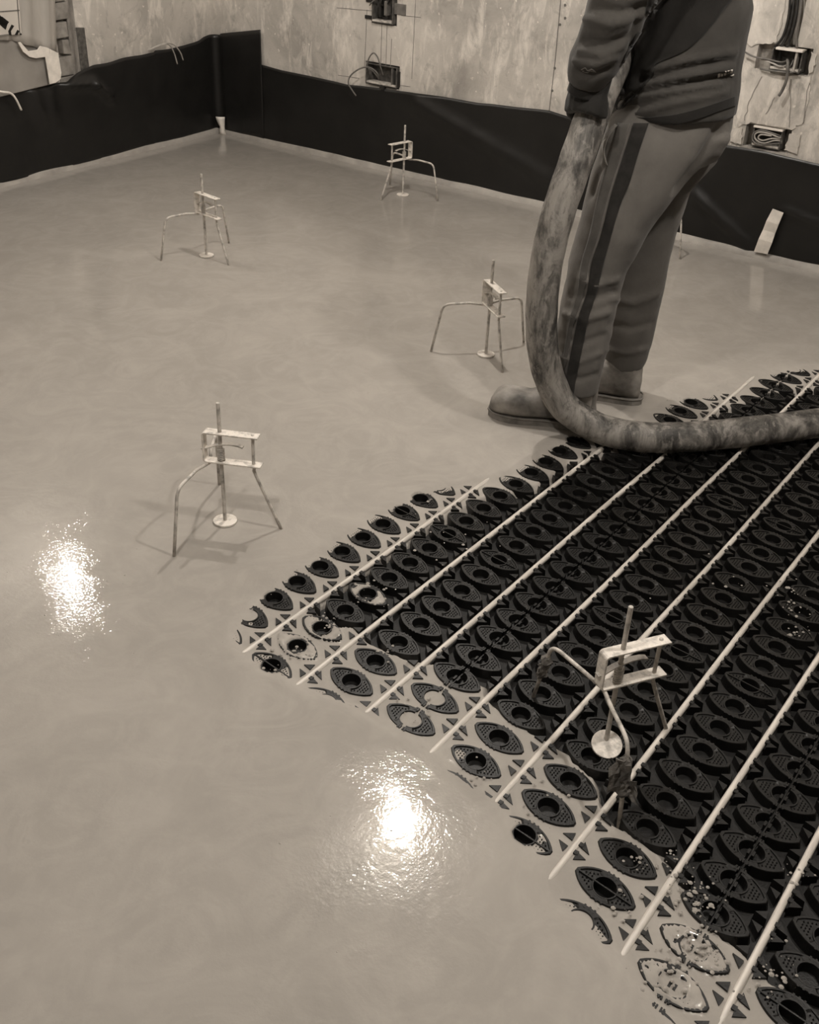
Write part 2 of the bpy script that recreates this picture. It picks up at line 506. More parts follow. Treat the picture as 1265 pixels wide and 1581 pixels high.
topR = [(-1.8, .40), (0.6, .41), (1.159, .399), (1.375, .409), (1.55, .404), (2.0, .408), (2.192, .402), (2.32, .414), (2.48, .403), (2.60, .398), (2.681, .392), (2.86, .392), (3.04, .385), (3.34, .372), (3.42, .366), (3.50, .370), (3.66, .374), (3.84, .376), (3.97, .384), (4.25, .39)]
ty, tz = zip(*topR)
cols = []
for y in np.linspace(-1.8, 4.2, 320):
    base = lambda off, z, y=y: rw(y, z, off)
    n0 = float(vnoise(np.array([y]), np.array([0.3]), 2.1, 4)[0])
    offs = lambda z, y=y, n0=n0: (0.006 + 0.005 * n0 + 0.006 * float(vnoise(np.array([y]), np.array([z * 1.6]), 3.3, 14, 2)[0])
        + ridge(y, z, (3.0, .34), (2.25, .12), .040, .022) + ridge(y, z, (1.62, .20), (1.36, .05), .028, .022) + ridge(y, z, (1.25, .21), (1.05, .17), .02, .015))
    cols.append((base, float(np.interp(y, ty, tz)), offs))
sheetR = sheet('plastic_sheet', cols, 'long black plastic sheet along the right wall behind the person')
topL = [(0, .495), (.105, .483), (.13, .474), (.247, .458), (.449, .456), (.46, .448), (.577, .450), (.723, .442), (.843, .437), (.942, .42), (1.022, .389), (1.151, .384), (1.358, .385), (1.9, .39), (3.5, .40)]
ts, tzl = zip(*topL)
cols = []
path = [('L', s) for s in np.linspace(3.4, 0.06, 260)] + [('C', t) for t in np.linspace(0, 1, 9)[1:-1]] + [('R', y) for y in np.linspace(4.25, 3.974, 24)]
for k, u in path:
    if k == 'L':
        base = lambda off, z, u=u: lw(u, z, off + 0.004)
        zt = float(np.interp(u, ts, tzl)) + 0.002 * math.sin(u * 31)
        n0 = float(vnoise(np.array([u]), np.array([0.7]), 2.4, 5)[0])
        offs = lambda z, u=u, n0=n0: max(0.0, (0.008 + 0.006 * n0 + 0.008 * float(vnoise(np.array([u * 1.7]), np.array([z * .8]), 3.0, 24, 2)[0]) * (1 if u > .5 else .4)
            + ridge(u, z, (1.03, .375), (.86, .36), .018, .035) + ridge(u, z, (.86, .36), (.765, .285), .016, .040)
            + ridge(u, z, (1.21, .37), (1.17, .25), .03, .022) + ridge(u, z, (1.12, .34), (1.10, .20), .03, .016)) * min(1, u / .3))
    elif k == 'C':
        a0 = np.array(lw(.06, 0, .012)[:2]); a2 = np.array([XW - .012, 4.255]); a1 = np.array([XW - .012, 4.305])
        p = (1 - u) ** 2 * a0 + 2 * u * (1 - u) * a1 + u * u * a2
        base = lambda off, z, p=p: (p[0], p[1], z)
        zt = 0.49; offs = lambda z: 0.0
    else:
        base = lambda off, z, u=u: rw(u, z, off + 0.012)
        zt = float(np.interp(u, [3.974, 4.30], [.547, .49])); offs = lambda z: 0.0
    cols.append((base, zt, offs))
sheetL = sheet('plastic_sheet', cols, 'black plastic sheet along the left wall, folded over and turning the corner')

# pale tape strip stuck on the right sheet
mb = MB(); q = [wr_px(*p, off=.03) for p in [(1196, 322), (1211, 328), (1206, 345), (1197, 364), (1188, 391), (1165, 388), (1174, 366), (1180, 352)]]
# built as a strip with two small creases
Lh = [wr_px(*p, off=.03) for p in [(1194, 322), (1185, 340), (1179, 354), (1173, 368), (1165, 388)]]
Rh = [wr_px(*p, off=.03) for p in [(1211, 328), (1204, 346), (1198, 360), (1194, 374), (1186, 392)]]
vs = []; fs = []
for i, (a, c) in enumerate(zip(Lh, Rh)):
    dz = 0.032 + 0.006 * (i % 2)
    vs += [rw(a[0], a[1], dz), rw(c[0], c[1], dz + .002)]
for i in range(4): fs.append((2 * i, 2 * i + 1, 2 * i + 3, 2 * i + 2))
o = mb.add(vs, fs).build('tape_strip', 'tape'); md = o.modifiers.new('s', 'SOLIDIFY'); md.thickness = .0015
tag(o, 'creased pale tape strip on the black sheet at the far right', 'tape')
# tape at the foot of the corner
mb = MB(); cx_, cy_ = 4.180, 4.268
vs = []; fs = []
for i, (z, wd, sh) in enumerate([(0.094, .024, 0), (0.08, .022, .001), (.06, .017, .004), (.045, .012, .008), (.025, .013, .006), (0.0, .018, .010)]):
    c = np.array([cx_, cy_]) + np.array([.6, -.8]) * sh - NH[:2] * 0.01
    for t in (-1, 0, 1):
        p = c + LH[:2] * wd * t - NH[:2] * (0.006 if t == 0 else 0)
        vs.append((p[0], p[1], z))
for i in range(5):
    for k in range(2): fs.append((3 * i + k, 3 * i + k + 1, 3 * i + 4 + k, 3 * i + 3 + k))
o = mb.add(vs, fs).build('tape_strip', 'tape', smooth=True); md = o.modifiers.new('s', 'SOLIDIFY'); md.thickness = .002
tag(o, 'small crumpled pale tape at the foot of the room corner', 'tape')

# wires hooked over the left sheet
def wire_l(px, r, label, mat='cable_light', off=.05):
    pts = []
    for i, q in enumerate(px):
        s_, z = wl_px(*q, off=off); pts.append(lw(s_, z, off if 0 < i else off * .4))
    o = MB().tube(smooth_path(pts, 6), r, 8).build('wire', mat, smooth=True)
    return tag(o, label, 'wire', 'wires hooked over the left sheet')
wire_l([(-6, 141), (4, 142), (16, 144), (24, 152), (33, 170)], .0048, 'thick pale wire hooked over the black sheet at the left frame edge', 'tape', .06)
wire_l([(236, 79), (252, 69), (262, 70), (269, 82), (274, 99)], .0030, 'thin grey wire over the left sheet, further from the corner', 'cable_light')
wire_l([(240, 76), (254, 67), (268, 69), (278, 80), (283, 93)], .0030, 'thin grey wire over the left sheet, nearer the corner', 'cable_light')

# film, board and tape hanging on the left wall
def lpatch(name, px, mat, off, thick, parent=None, bevel=0.0):
    q = [wl_px(*p, off=off) for p in px]; n = len(q)
    mb = MB()
    mb.add([lw(a, c, off - thick) for a, c in q] + [lw(a, c, off) for a, c in q],
           [tuple(range(n))[::-1], tuple(range(n, 2 * n))] + [(i, (i + 1) % n, n + (i + 1) % n, n + i) for i in range(n)])
    return mb.build(name, mat, parent, bevel=bevel)
bd = lpatch('leaning_board', [(-120, 175), (-120, 40), (0, 52), (45, 62), (78, 72), (90, 78), (95, 118), (88, 128), (0, 150)], 'board', 0.035, 0.02, bevel=.003)
tag(bd, 'grey dusty board against the left wall above the black sheet', 'board')
# film: creased curtain
vs = []; fs = []; nu, nz = 46, 16
for i in range(nu):
    px = -130 + (80 + 130) * i / (nu - 1)
    for j in range(nz):
        t = j / (nz - 1)
        bot = 82 if px > 60 else 62 + max(0, px - 20) * .4
        py = bot + (-160 - bot) * t
        pxx = px + (8 * (1 - t) if px > 40 else 0)
        s_, z = wl_px(pxx, py, off=.045)
        off = .045 + .006 * math.sin(px * .21 + t * 1.2) + .004 * math.sin(px * .47 + 2)
        vs.append(lw(s_, z, off))
for i in range(nu - 1):
    for j in range(nz - 1):
        a = i * nz + j; fs.append((a, a + nz, a + nz + 1, a + 1))
film = MB().add(vs, fs).build('plastic_film', 'film', smooth=True)
md = film.modifiers.new('s', 'SOLIDIFY'); md.thickness = .0015
tag(film, 'creased translucent film with printed warning hanging at the top left corner', 'film')
lpatch('printed_label', [(-90, 62), (-90, -60), (22, -50), (30, 10), (33, 52), (0, 56)], 'film_print', .058, .002, film)
for stroke in [[(-12, 12), (-3, 20), (6, 30), (12, 36), (9, 46), (4, 42), (-4, 34), (-14, 28)], [(-2, 24), (4, 26), (14, 34), (10, 40), (0, 38)],
               [(18, 38), (22, 40), (17, 48), (18, 55), (14, 54), (13, 48)], [(27, 46), (30, 48), (27, 54), (23, 54)], [(32, 51), (34, 53), (33, 54), (31, 54)]]:
    lpatch('print_stroke', stroke, 'ink', .0592, .002, film)
for L in [[(-90, 24), (30, 15), (30, 17), (-90, 26)], [(-90, 64), (14, 52.6), (14, 54), (-90, 66)], [(22, -50), (23.5, -50), (31.5, 52), (30, 52)]]:
    lpatch('print_line', L, 'cable', .0590, .002, film)
tp = lpatch('tape_patch', [(28, 66), (32, 65), (44, 79), (58, 77), (62, 71), (72, 73), (90, 82), (95, 112), (94, 122), (86, 128), (77, 130), (74, 110), (70, 88), (56, 90), (46, 88), (36, 80)], 'tape', .056, .004, bevel=.001)
tag(tp, 'torn white tape patch on the corner of the grey board, top left', 'tape')

# ================================================================== JUNCTION BOXES AND CABLES (right wall)
def jbox(label, y0, y1, z0, z1, prot, cables, mat='boxplastic', extra=None):
    yc, zc = (y0 + y1) / 2, (z0 + z1) / 2
    t = thing('junction_box', label, 'junction box', rw(yc, z0, 0.0), 0, 'open junction boxes in the right wall')
    def L(y, z, off): return (-off, y - yc, z - z0)
    e = 0.005
    mb = MB()
    def slab(ya, yb, za, zb, oa, ob):
        mb.hexa([L(ya, za, oa), L(yb, za, oa), L(yb, zb, oa), L(ya, zb, oa), L(ya, za, ob), L(yb, za, ob), L(yb, zb, ob), L(ya, zb, ob)])
    slab(y0, y1, z0, z1, -.046, -.042)
    slab(y0, y1, z0, z0 + e, -.042, prot); slab(y0, y1, z1 - e, z1, -.042, prot * .6)
    slab(y0, y0 + e, z0 + e, z1 - e, -.042, prot); slab(y1 - e, y1, z0 + e, z1 - e, -.042, prot)
    mb.build('casing', mat, t, bevel=.001)
    mb = MB()
    slab(y0 + e, y1 - e, z0 + e, z0 + e + .008, -.03, prot + .002)
    mb.build('rim', 'galv', t)
    for pts, r, mt in cables:
        P = [L(*q) for q in pts]
        MB().tube(smooth_path(P, 6), r, 7).build('cable', mt, t, smooth=True)
    for (ya, yb, za, zb, oa, ob, nm, mt) in (extra or []):
        mb = MB(); slab(ya, yb, za, zb, oa, ob); mb.build(nm, mt, t, bevel=.001)
    return t
def W(px, py, off): 
    y, z = wr_px(px, py, off); return (y, z, off)
jbox('upper junction box at the top frame edge, above a second box', 3.165, 3.285, .655, .785, .012,
     [([W(590, -30, .0), W(592, -8, .012), W(588, 6, .02), W(596, 10, -.01)], .004, 'cable_dark'), ([W(604, -30, .0), W(603, -5, .016), W(598, 8, .0)], .004, 'cable_dark'),
      ([W(584, -5, .01), W(574, 4, .02), W(571, 8, .01)], .0035, 'cable')], extra=[(3.20, 3.215, .69, .75, -.02, .012, 'terminal', 'cable'), (3.232, 3.246, .68, .76, -.02, .012, 'terminal', 'cable_dark'),
      (3.10, 3.165, .70, .745, -.03, .003, 'side_plate', 'cable'), (3.285, 3.325, .735, .75, -.02, .006, 'tab', 'cable_dark'), (3.285, 3.33, .665, .68, -.02, .006, 'tab', 'cable_dark')])
jbox('lower junction box with a cable curling over the black sheet edge', 3.132, 3.312, .388, .478, .012,
     [([W(585, 122, .0), W(582, 112, .02), W(570, 104, .03), W(556, 106, .04), W(542, 116, .05), W(538, 128, .055), W(543, 138, .05), W(550, 148, .045)], .0036, 'cable'),
      ([W(592, 116, .0), W(588, 104, .02), W(583, 88, .03), W(576, 82, .03), W(569, 92, .03), W(568, 104, .02), W(576, 110, .01), W(584, 120, .0)], .0032, 'cable')],
     extra=[(3.16, 3.165, .40, .47, -.02, .012, 'divider', 'cable'), (3.12, 3.155, .395, .462, -.03, .006, 'side_plate', 'cable_dark'), (3.20, 3.225, .372, .39, -.01, .02, 'nozzle', 'cable_dark')])
jbox('upper right junction box under a vertical run of dark cables', 1.300, 1.415, .696, .772, .018,
     [([W(1228, -30, -.01), W(1224, 20, .0), W(1216, 55, .004), W(1206, 74, .0), W(1204, 90, -.02)], .006, 'cable_dark'),
      ([W(1234, -30, -.01), W(1230, 20, .0), W(1222, 55, .004), W(1214, 76, .0)], .006, 'cable_dark'),
      ([W(1240, -30, -.01), W(1236, 20, .002), W(1230, 50, .006), W(1231, 74, .0)], .005, 'cable'),
      ([W(1222, -30, .0), W(1219, 20, .004), W(1210, 55, .006), W(1196, 74, .0)], .005, 'cable_dark'),
      ([W(1216, 92, .0), W(1217, 100, .025), W(1215, 122, .03), W(1209, 138, .03), W(1203, 148, .03)], .0055, 'cable'),
      ([W(1150, 80, .02), W(1166, 88, .02), W(1188, 92, .02), W(1206, 96, .022), W(1216, 94, .0)], .0032, 'cable'),
      ([W(1176, 92, .012), W(1194, 98, .022), W(1206, 103, .024), W(1218, 100, .0)], .0032, 'cable_light'),
      ([W(1174, 106, .012), W(1196, 110, .02), W(1222, 112, .02), W(1238, 108, .012)], .0035, 'cable'),
      ([W(1226, 92, .0), W(1222, 100, .01), W(1216, 108, .01)], .003, 'cable')], extra=[(1.30, 1.40, .768, .776, -.02, .03, 'bracket', 'tape'), (1.318, 1.326, .70, .768, -.02, .024, 'divider', 'cable_light')])
jbox('low right junction box holding a coil of cable, above the sheet', 1.316, 1.430, .418, .490, .006,
     [([W(1208, 218, .0), W(1196, 217, .012), W(1180, 221, .014), W(1168, 216, .014), W(1166, 208, .014), W(1174, 204, .014), W(1190, 207, .014), W(1202, 212, .01), W(1208, 212, .0)], .0032, 'cable_light'),
      ([W(1208, 221, .0), W(1192, 222, .010), W(1174, 224, .012), W(1163, 217, .012), W(1164, 206, .012), W(1176, 201, .012), W(1194, 206, .012), W(1206, 210, .0)], .0032, 'cable'),
      ([W(1208, 215, .0), W(1192, 214, .016), W(1178, 217, .017), W(1171, 213, .017), W(1176, 208, .017), W(1192, 210, .014)], .003, 'cable_light')],
     extra=[(1.316, 1.43, .487, .494, -.02, .012, 'lintel', 'tape')])

# ================================================================== HEATING PIPES
PY = [0.1333, 0.2865, 0.439, 0.590, 0.740, 0.893, 1.041, 1.184]
COLY = {-2: -0.092, -1: 0.058, 0: 0.2087, 1: 0.362, 2: 0.514, 3: 0.667, 4: 0.818, 5: 0.968, 6: 1.116, 7: 1.259, 8: 1.41}
SHEAR = 0.087
def eye_x(i, c):                     # centre of nub i in column c
    return 0.0222 + 0.0131 * c + 0.075 * i
PZ, PR = -0.0056, 0.0061
pipe_pos = ['the nearest pipe, at the lower right corner', 'second pipe from the lower right corner', 'third pipe, passing under the foot of the near tripod',
            'fourth pipe, running just behind the near tripod', 'fifth pipe, middle of the eight', 'third pipe from the far left side', 'second pipe from the far left side', 'the farthest left pipe, ending by the half sunken nubs']
for k, y in enumerate(PY):
    xs = np.linspace(0.85, 4.0, 70)
    pts = [(x, y + 0.0012 * math.sin(x * 5 + k * 2.1), PZ + 0.0010 * math.sin(x * 7 + k) - (0.004 if x < 1.0 else 0)) for x in xs]
    o = MB().tube(pts, PR, 12).build('heating_pipe', 'pipe', smooth=True)
    tag(o, 'pale heating pipe, ' + pipe_pos[k], 'pipe', 'heating pipes clipped between the black nubs')

# ================================================================== NUB PANELS
OUT = [(1.142, 1.149), (1.153, 1.002), (1.172, .878), (1.170, .774), (1.142, .684), (1.128, .583), (1.086, .483), (1.021, .388), (.985, .273), (.955, .198), (.93, .12), (.88, 0), (.82, -.2), (.75, -.6),
       (4.25, -.6), (3.9, .2), (3.60, .52), (3.283, .755), (3.163, .847), (3.016, .916), (2.888, .925), (2.737, 1.002), (2.554, 1.026), (2.355, 1.112), (2.245, 1.129), (2.065, 1.158), (1.934, 1.228), (1.827, 1.269),
       (1.676, 1.290), (1.495, 1.277), (1.350, 1.280), (1.254, 1.272), (1.180, 1.235)]
INN = [(1.36, 1.185), (1.304, 1.150), (1.340, 1.068), (1.327, 1.006), (1.336, .910), (1.352, .880), (1.363, .767), (1.328, .721), (1.310, .613), (1.293, .545), (1.269, .477), (1.212, .412), (1.196, .328), (1.178, .297), (1.113, .186), (1.085, .098), (1.047, .017), (1.0, -.1), (.9, -.6),
       (4.2, -.6), (3.85, .1), (3.5, .45), (3.22, .66), (3.05, .80), (2.92, .845), (2.72, .905), (2.55, .96), (2.34, 1.04), (2.22, 1.066), (2.06, 1.09), (1.93, 1.150), (1.83, 1.175), (1.70, 1.185), (1.50, 1.190)]
ZF, ZT = -0.020, 0.0
AA, BB = 0.0555, 0.0295
RR = (AA * AA + BB * BB) / (2 * BB)
def outline(th, inset=0.0):
    a, b_ = AA - inset * 1.9, BB - inset
    R0 = (a * a + b_ * b_) / (2 * b_)
    # lens: solve |x| = sqrt(R^2 - y^2) - (R - b) along the ray (cos, sin)
    c, s = abs(math.cos(th)), abs(math.sin(th))
    q = R0 - b_
    r = -q * c + math.sqrt(max(0, q * q * c * c - (q * q - R0 * R0)))
    return r
def nub_mesh(kind):
    N = 44
    mb = MB()
    ths = [2 * math.pi * (k + 0.5) / N for k in range(N)]
    recess = lambda th: -0.0021 if abs(math.sin(th)) > 0.62 else 0.0
    loops = []
    loops.append([(0.0162, -0.0165)] * N)
    loops.append([(0.0184, -0.0015)] * N)
    loops.append([(0.0190, 0.0004)] * N)
    loops.append([(0.0212, 0.0004)] * N)
    loops.append([(0.0216, recess(t)) for t in ths])
    loops.append([(max(0.0220, outline(t, 0.0038)), recess(t)) for t in ths])
    loops.append([(max(0.0224, outline(t, 0.0032)), 0.0003) for t in ths])
    loops.append([(outline(t, 0.0006), 0.0003) for t in ths])
    loops.append([(outline(t, 0.0), -0.0008) for t in ths])
    loops.append([(outline(t, -0.0022), ZF - 0.001) for t in ths])
    vs = []
    split = kind == 'split'
    for lp in loops:
        for t, (r, z) in zip(ths, lp):
            x, y = r * math.cos(t), r * math.sin(t)
            if split: y = y + (0.0028 if y > 0 else -0.0028)
            vs.append((x, y, z))
    fs = []
    for l in range(len(loops) - 1):
        for k in range(N):
            if split and k in (N - 1, N // 2 - 1): continue
            k2 = (k + 1) % N
            fs.append((l * N + k, l * N + k2, (l + 1) * N + k2, (l + 1) * N + k))
    fs.append(tuple(range(N)))
    mb.add(vs, fs)
    # ribbed dimples on the two flats
    st = 0.0060
    for sgn in (-1, 1):
        for a in range(9):
            for c in range(-4, 5):
                y = sgn * (0.0155 + a * st * 0.92); x = (c + 0.5 * (a % 2)) * st
                r = math.hypot(x, y); th = math.atan2(y, x)
                if r < 0.0242 or r > outline(th, 0.0062) or abs(math.sin(th)) < 0.66: continue
                if abs(abs(y) - 0.0425) < 0.0035 and abs(x) < 0.0035: continue
                yy = y + (0.0028 * sgn if split else 0)
                h = 0.0026
                mb.add([(x - h, yy, -.0021), (x, yy - h * .7, -.0021), (x + h, yy, -.0021), (x, yy + h * .7, -.0021), (x, yy, 0.0006)],
                       [(0, 1, 4), (1, 2, 4), (2, 3, 4), (3, 0, 4)])
    # little teeth in the waist on both sides
    for sx in (-1, 1):
        for yy in (-0.0085, 0.0, 0.0085):
            if split and yy == 0: continue
            xb = sx * (outline(math.atan2(abs(yy), BB), 0) * math.cos(math.atan2(abs(yy), BB)))
            x0, x1 = sorted((xb - sx * 0.006, xb + sx * 0.0014))
            mb.box((x0, yy - .0016, -.004), (x1, yy + .0016, .0005))
    if kind == 'long':       # joint running tip to tip, standing wall across the cup
        mb.box((-.0012, -AA * .9, -.0016), (.0012, AA * .9, .0008))
        mb.box((-.0016, -.0175, -.0165), (.0016, .0175, -.0005))
    if split:                # bar that clips the two halves together
        mb.box((-.0375, -.0012, -.012), (.0375, .0012, -.007))
        mb.box((-.0055, -.0060, -.0165), (.0055, -.0020, -.0035))
        mb.box((-.0055, .0020, -.0165), (.0055, .0060, -.0035))
        for sx in (-1, 1):
            for yy in (-.0075, -.0035, .0035, .0075):
                x0, x1 = sorted((sx * .0240, sx * .0325)); mb.box((x0, yy - .0013, -.008), (x1, yy + .0013, .0008))
    vs = [(x + SHEAR * y, y, z) for x, y, z in mb.v]
    me = mesh_py('eye_nub_' + kind, vs, mb.f)
    bm = bmesh.new(); bm.from_mesh(me); bmesh.ops.recalc_face_normals(bm, faces=bm.faces)
    if not split: pass
    bm.to_mesh(me); bm.free()
    me.materials.append(MAT['panel'])
    return me
NUB = {k: nub_mesh(k) for k in ('plain', 'long', 'split')}
WEDGE = []
for tri in ([(-.0065, .0270), (-.0075, .0090), (-.0225, .0105)], [(.0085, .0280), (.0225, .0115), (.0060, .0090)],
            [(.0195, -.0095), (.0050, -.0085), (.0020, -.0265)], [(-.0070, -.0090), (-.0245, -.0105), (-.0115, -.0270)]):
    mb = MB().prism([(x + SHEAR * y, y) for x, y in tri], ZF - .001, -.0004, 0.16)
    cx_w, cy_w = min(tri, key=lambda q: abs(q[1])); sg = 1 if cy_w > 0 else -1
    y0_, y1_ = sorted((cy_w + sg * .003, cy_w - sg * .0045)); sx = 1 if cx_w > 0 else -1
    x0_, x1_ = sorted((cx_w, cx_w + sx * .008))
    if sg < 0: mb.box((x0_, y0_, -.0030), (x1_, y1_, .0006))          # lip that grips the pipe
    me = mesh_py('clip_wedge', mb.v, mb.f)
    bm = bmesh.new(); bm.from_mesh(me); bmesh.ops.recalc_face_normals(bm, faces=bm.faces); bm.to_mesh(me); bm.free()
    me.materials.append(MAT['panel'])
    WEDGE.append(me)

def so_at(x, y): return float(poly_sd(np.array([x]), np.array([y]), OUT)[0])
EYES = []                    # all built nubs: (x, y, i, c)
ROWS = {-1: [-2, -1], 0: [0, 1, 2, 3], 1: [4, 5, 6, 7]}
def panel_label(a, b_):
    along = {-1: 'nearest the lower frame edge', 0: 'under the near tripod end', 1: 'one panel beyond the near tripod', 2: 'before the hose', 3: 'beyond the hose'}[a]
    row = {-1: 'right-edge row', 0: 'middle row', 1: 'left row by the wet screed'}[b_]
    return row, along
PANEL_TEXT = {
    (0, -1): 'black nub panel in the lower right frame corner, under the nearest pipe',
    (1, -1): 'black nub panel at the right frame edge, level with the near tripod',
    (2, -1): 'sliver of black nub panel at the right frame edge, above the near tripod',
    (-1, 0): 'black nub panel half drowned in screed at the bottom right',
    (0, 0): 'black nub panel carrying the near tripod',
    (1, 0): 'black nub panel just beyond the near tripod, towards the hose',
    (2, 0): 'black nub panel lying under the hose at the right frame edge',
    (3, 0): 'black nub panel beyond the hose at the far right',
    (0, 1): 'black nub panel at the left tip of the field, half drowned in screed',
    (1, 1): 'black nub panel in the left row, behind the left tip panel',
    (2, 1): 'black nub panel at the boots, where the hose bends',
    (3, 1): 'farthest black nub panel, mostly drowned in screed behind the hose',
}
for b_, cs in ROWS.items():
    for a in range(-1, 5):
        i0 = 14 + 8 * a
        eyes = []
        for c in cs:
            for i in range(i0, i0 + 8):
                x, y = eye_x(i, c), COLY[c]
                if so_at(x, y) > -0.045 and x < 3.75: eyes.append((x, y, i, c))
        if len(eyes) < 2: continue
        ylo = COLY[cs[0]]; yhi = COLY[cs[-1] + 1] if cs[-1] + 1 in COLY else COLY[cs[-1]] + .15
        xc, yc = eye_x(i0 + 3.5, cs[0] + 1.5), (ylo + yhi) / 2
        t = thing('nub_panel', PANEL_TEXT.get((a, b_), 'black nub panel past the right frame edge, %s%s' % ('level with the lower corner' if a < 1 else 'level with the hose' if a < 3 else 'beyond the hose' if a < 4 else 'farthest back', '' if b_ < 0 else ', in the middle row' if b_ == 0 else ', in the left row')), 'heating panel', (xc, yc, ZF - .003), 0, 'black nub panels for floor heating')
        Z0 = ZF - .003
        # base plate (a sheared rectangle)
        xa, xb = eye_x(i0, 0) - .0005, eye_x(i0 + 8, 0) - .0025
        sl = 0.0131 / 0.15
        f = lambda x, y: (x + (y - COLY[0]) * sl - xc, y - yc)
        q = [f(xa, ylo + .001), f(xb, ylo + .001), f(xb, yhi - .001), f(xa, yhi - .001)]
        MB().prism(q, 0, .003).build('base_plate', 'panel_base', t)
        for (x, y, i, c) in eyes:
            kind = 'split' if c in (0, 4, 8) else ('long' if (i - 14) % 8 == 0 else 'plain')
            o = link('eye_nub', NUB[kind], None, t)
            o.location = (x - xc + random.uniform(-.0006, .0006), y - yc + random.uniform(-.0006, .0006), -Z0 + random.uniform(-.0008, .0006))
            o.rotation_euler = (0, 0, random.uniform(-.012, .012))
            EYES.append((x, y, i, c))
            # clip wedges round the pipe below this column, between this nub and the next
            yk = (COLY[c] + COLY[c - 1]) / 2 if c - 1 in COLY else COLY[c] - .075
            if 0 <= c <= 7: yk = PY[c]
            xk = x + 0.0375 - 0.0065
            if so_at(xk, yk) > -0.03:
                for me in WEDGE:
                    o = link('clip_wedge', me, None, t)
                    o.location = (xk - xc + random.uniform(-.0008, .0008), yk - yc, -Z0 + random.uniform(-.001, .0004))

# ================================================================== WET SCREED (height field that laps round the nubs)
gx = np.concatenate([np.arange(-1.49, 0.86, .12), np.arange(.88, 3.62, .0042), np.arange(3.65, 4.20, .06), [4.2]])
gy = np.concatenate([np.arange(-1.79, -.02, .12), np.arange(-.02, 1.40, .0042), np.arange(1.43, 4.28, .09), [4.29]])
GX, GY = np.meshgrid(gx, gy, indexing='ij')
so, si = poly_sd(GX, GY, OUT), poly_sd(GX, GY, INN)
nz1 = vnoise(GX, GY, 14, 21, 3); nz2 = vnoise(GX, GY, 60, 22, 3); nz3 = vnoise(GX, GY, 5, 23, 2)
so = so + .012 * nz1; si = si + .014 * nz1 + .008 * nz2
sm = lambda t: np.clip(t, 0, 1) ** 2 * (3 - 2 * np.clip(t, 0, 1))
so = so - .010
hz = np.where(so < 0, -0.0030 + 0.0074 * sm(-so / .05 + .12), 0.0)
tt = np.clip(so / (so + np.clip(-si, 0, None) + 1e-5), 0, 1)
hz = np.where((so >= 0) & (si < 0), -0.0026 - 0.0020 * tt + .0008 * nz2 * (1 - tt) , hz)
hz = np.where((so >= 0) & (si >= 0), -0.0046 - si * (1.0 + .5 * nz3), hz)
hz = hz + np.where(so > -.1, .0006 * nz1, 0)
FLOOD = [at_z(*p)[:2] for p in [(672, 1077), (637, 1108), (1072, 1447), (1040, 1505), (910, 1400), (398, 950), (1110, 600)]]
BLOB = [(at_z(*p)[:2], lv) for p, lv in [((500, 970), .0006), ((465, 995), .0008), ((578, 915), -.0002), ((1072, 1447), .0012), ((1040, 1510), .0006), ((725, 815), -.0012), ((1062, 1395), -.0011), ((1225, 920), -.0014), ((1235, 960), -.0014)]]
SH = 0.087
for (x, y, i, c) in EYES:
    m_ = (np.abs(GX - x) < .08) & (np.abs(GY - y) < .08)
    if not m_.any(): continue
    lx, ly = (GX - x)[m_] - SH * (GY - y)[m_], (GY - y)[m_]
    sub = hz[m_]
    rr = np.hypot(lx, ly)
    blob = [lv for q, lv in BLOB if math.hypot(q[0] - x, q[1] - y) < .03]
    flood = any(math.hypot(q[0] - x, q[1] - y) < .03 for q in FLOOD)
    if blob:
        a, b2 = AA, BB
        Rl = (a * a + b2 * b2) / (2 * b2)
        inside = np.abs(lx) < np.sqrt(np.clip(Rl * Rl - ly ** 2, 0, None)) - (Rl - b2) - .001
        bz = blob[0] + .0044 * nz2[m_] + .0016 * nz1[m_]
        sub = np.where(inside & (rr > .0190), np.maximum(sub, np.where(bz > -.0013, bz, -.03)), sub)
    cen = np.median(sub[rr < .02]) if (rr < .02).any() else 0
    if not flood and cen < 0.0004:
        sub = np.where(rr < .0204, -.03, sub)
    if flood and blob: sub = np.where(rr < .0196, -.0042, sub)
    hz[m_] = sub
nx_, ny_ = GX.shape
idx = np.arange(nx_ * ny_).reshape(nx_, ny_)
quads = np.stack([idx[:-1, :-1], idx[1:, :-1], idx[1:, 1:], idx[:-1, 1:]], -1).reshape(-1, 4)
hv = hz.reshape(-1)
keep = (hv[quads] > -0.0215).any(1)
quads = quads[keep]
used = np.unique(quads)
remap = -np.ones(nx_ * ny_, int); remap[used] = np.arange(len(used))
quads = remap[quads]
yw = CORNER[1] + (GX - CORNER[0]) * LD[1] / LD[0] - .012
GY2 = np.where(GY > 1.4, 1.4 + (GY - 1.4) * (yw - 1.4) / (4.29 - 1.4), GY)
co = np.stack([GX.reshape(-1)[used], GY2.reshape(-1)[used], hv[used]], 1)
me = bpy.data.meshes.new('wet_screed')
me.vertices.add(len(co)); me.vertices.foreach_set('co', co.astype(np.float32).ravel())
me.loops.add(quads.size); me.loops.foreach_set('vertex_index', quads.astype(np.int32).ravel())
me.polygons.add(len(quads)); me.polygons.foreach_set('loop_start', np.arange(0, quads.size, 4, dtype=np.int32))
me.polygons.foreach_set('use_smooth', np.ones(len(quads), bool))
me.update(calc_edges=True)
scr = link('wet_screed', me, 'screed')
tag(scr, 'wet glossy liquid screed spreading over the whole floor', 'screed', kind='stuff')

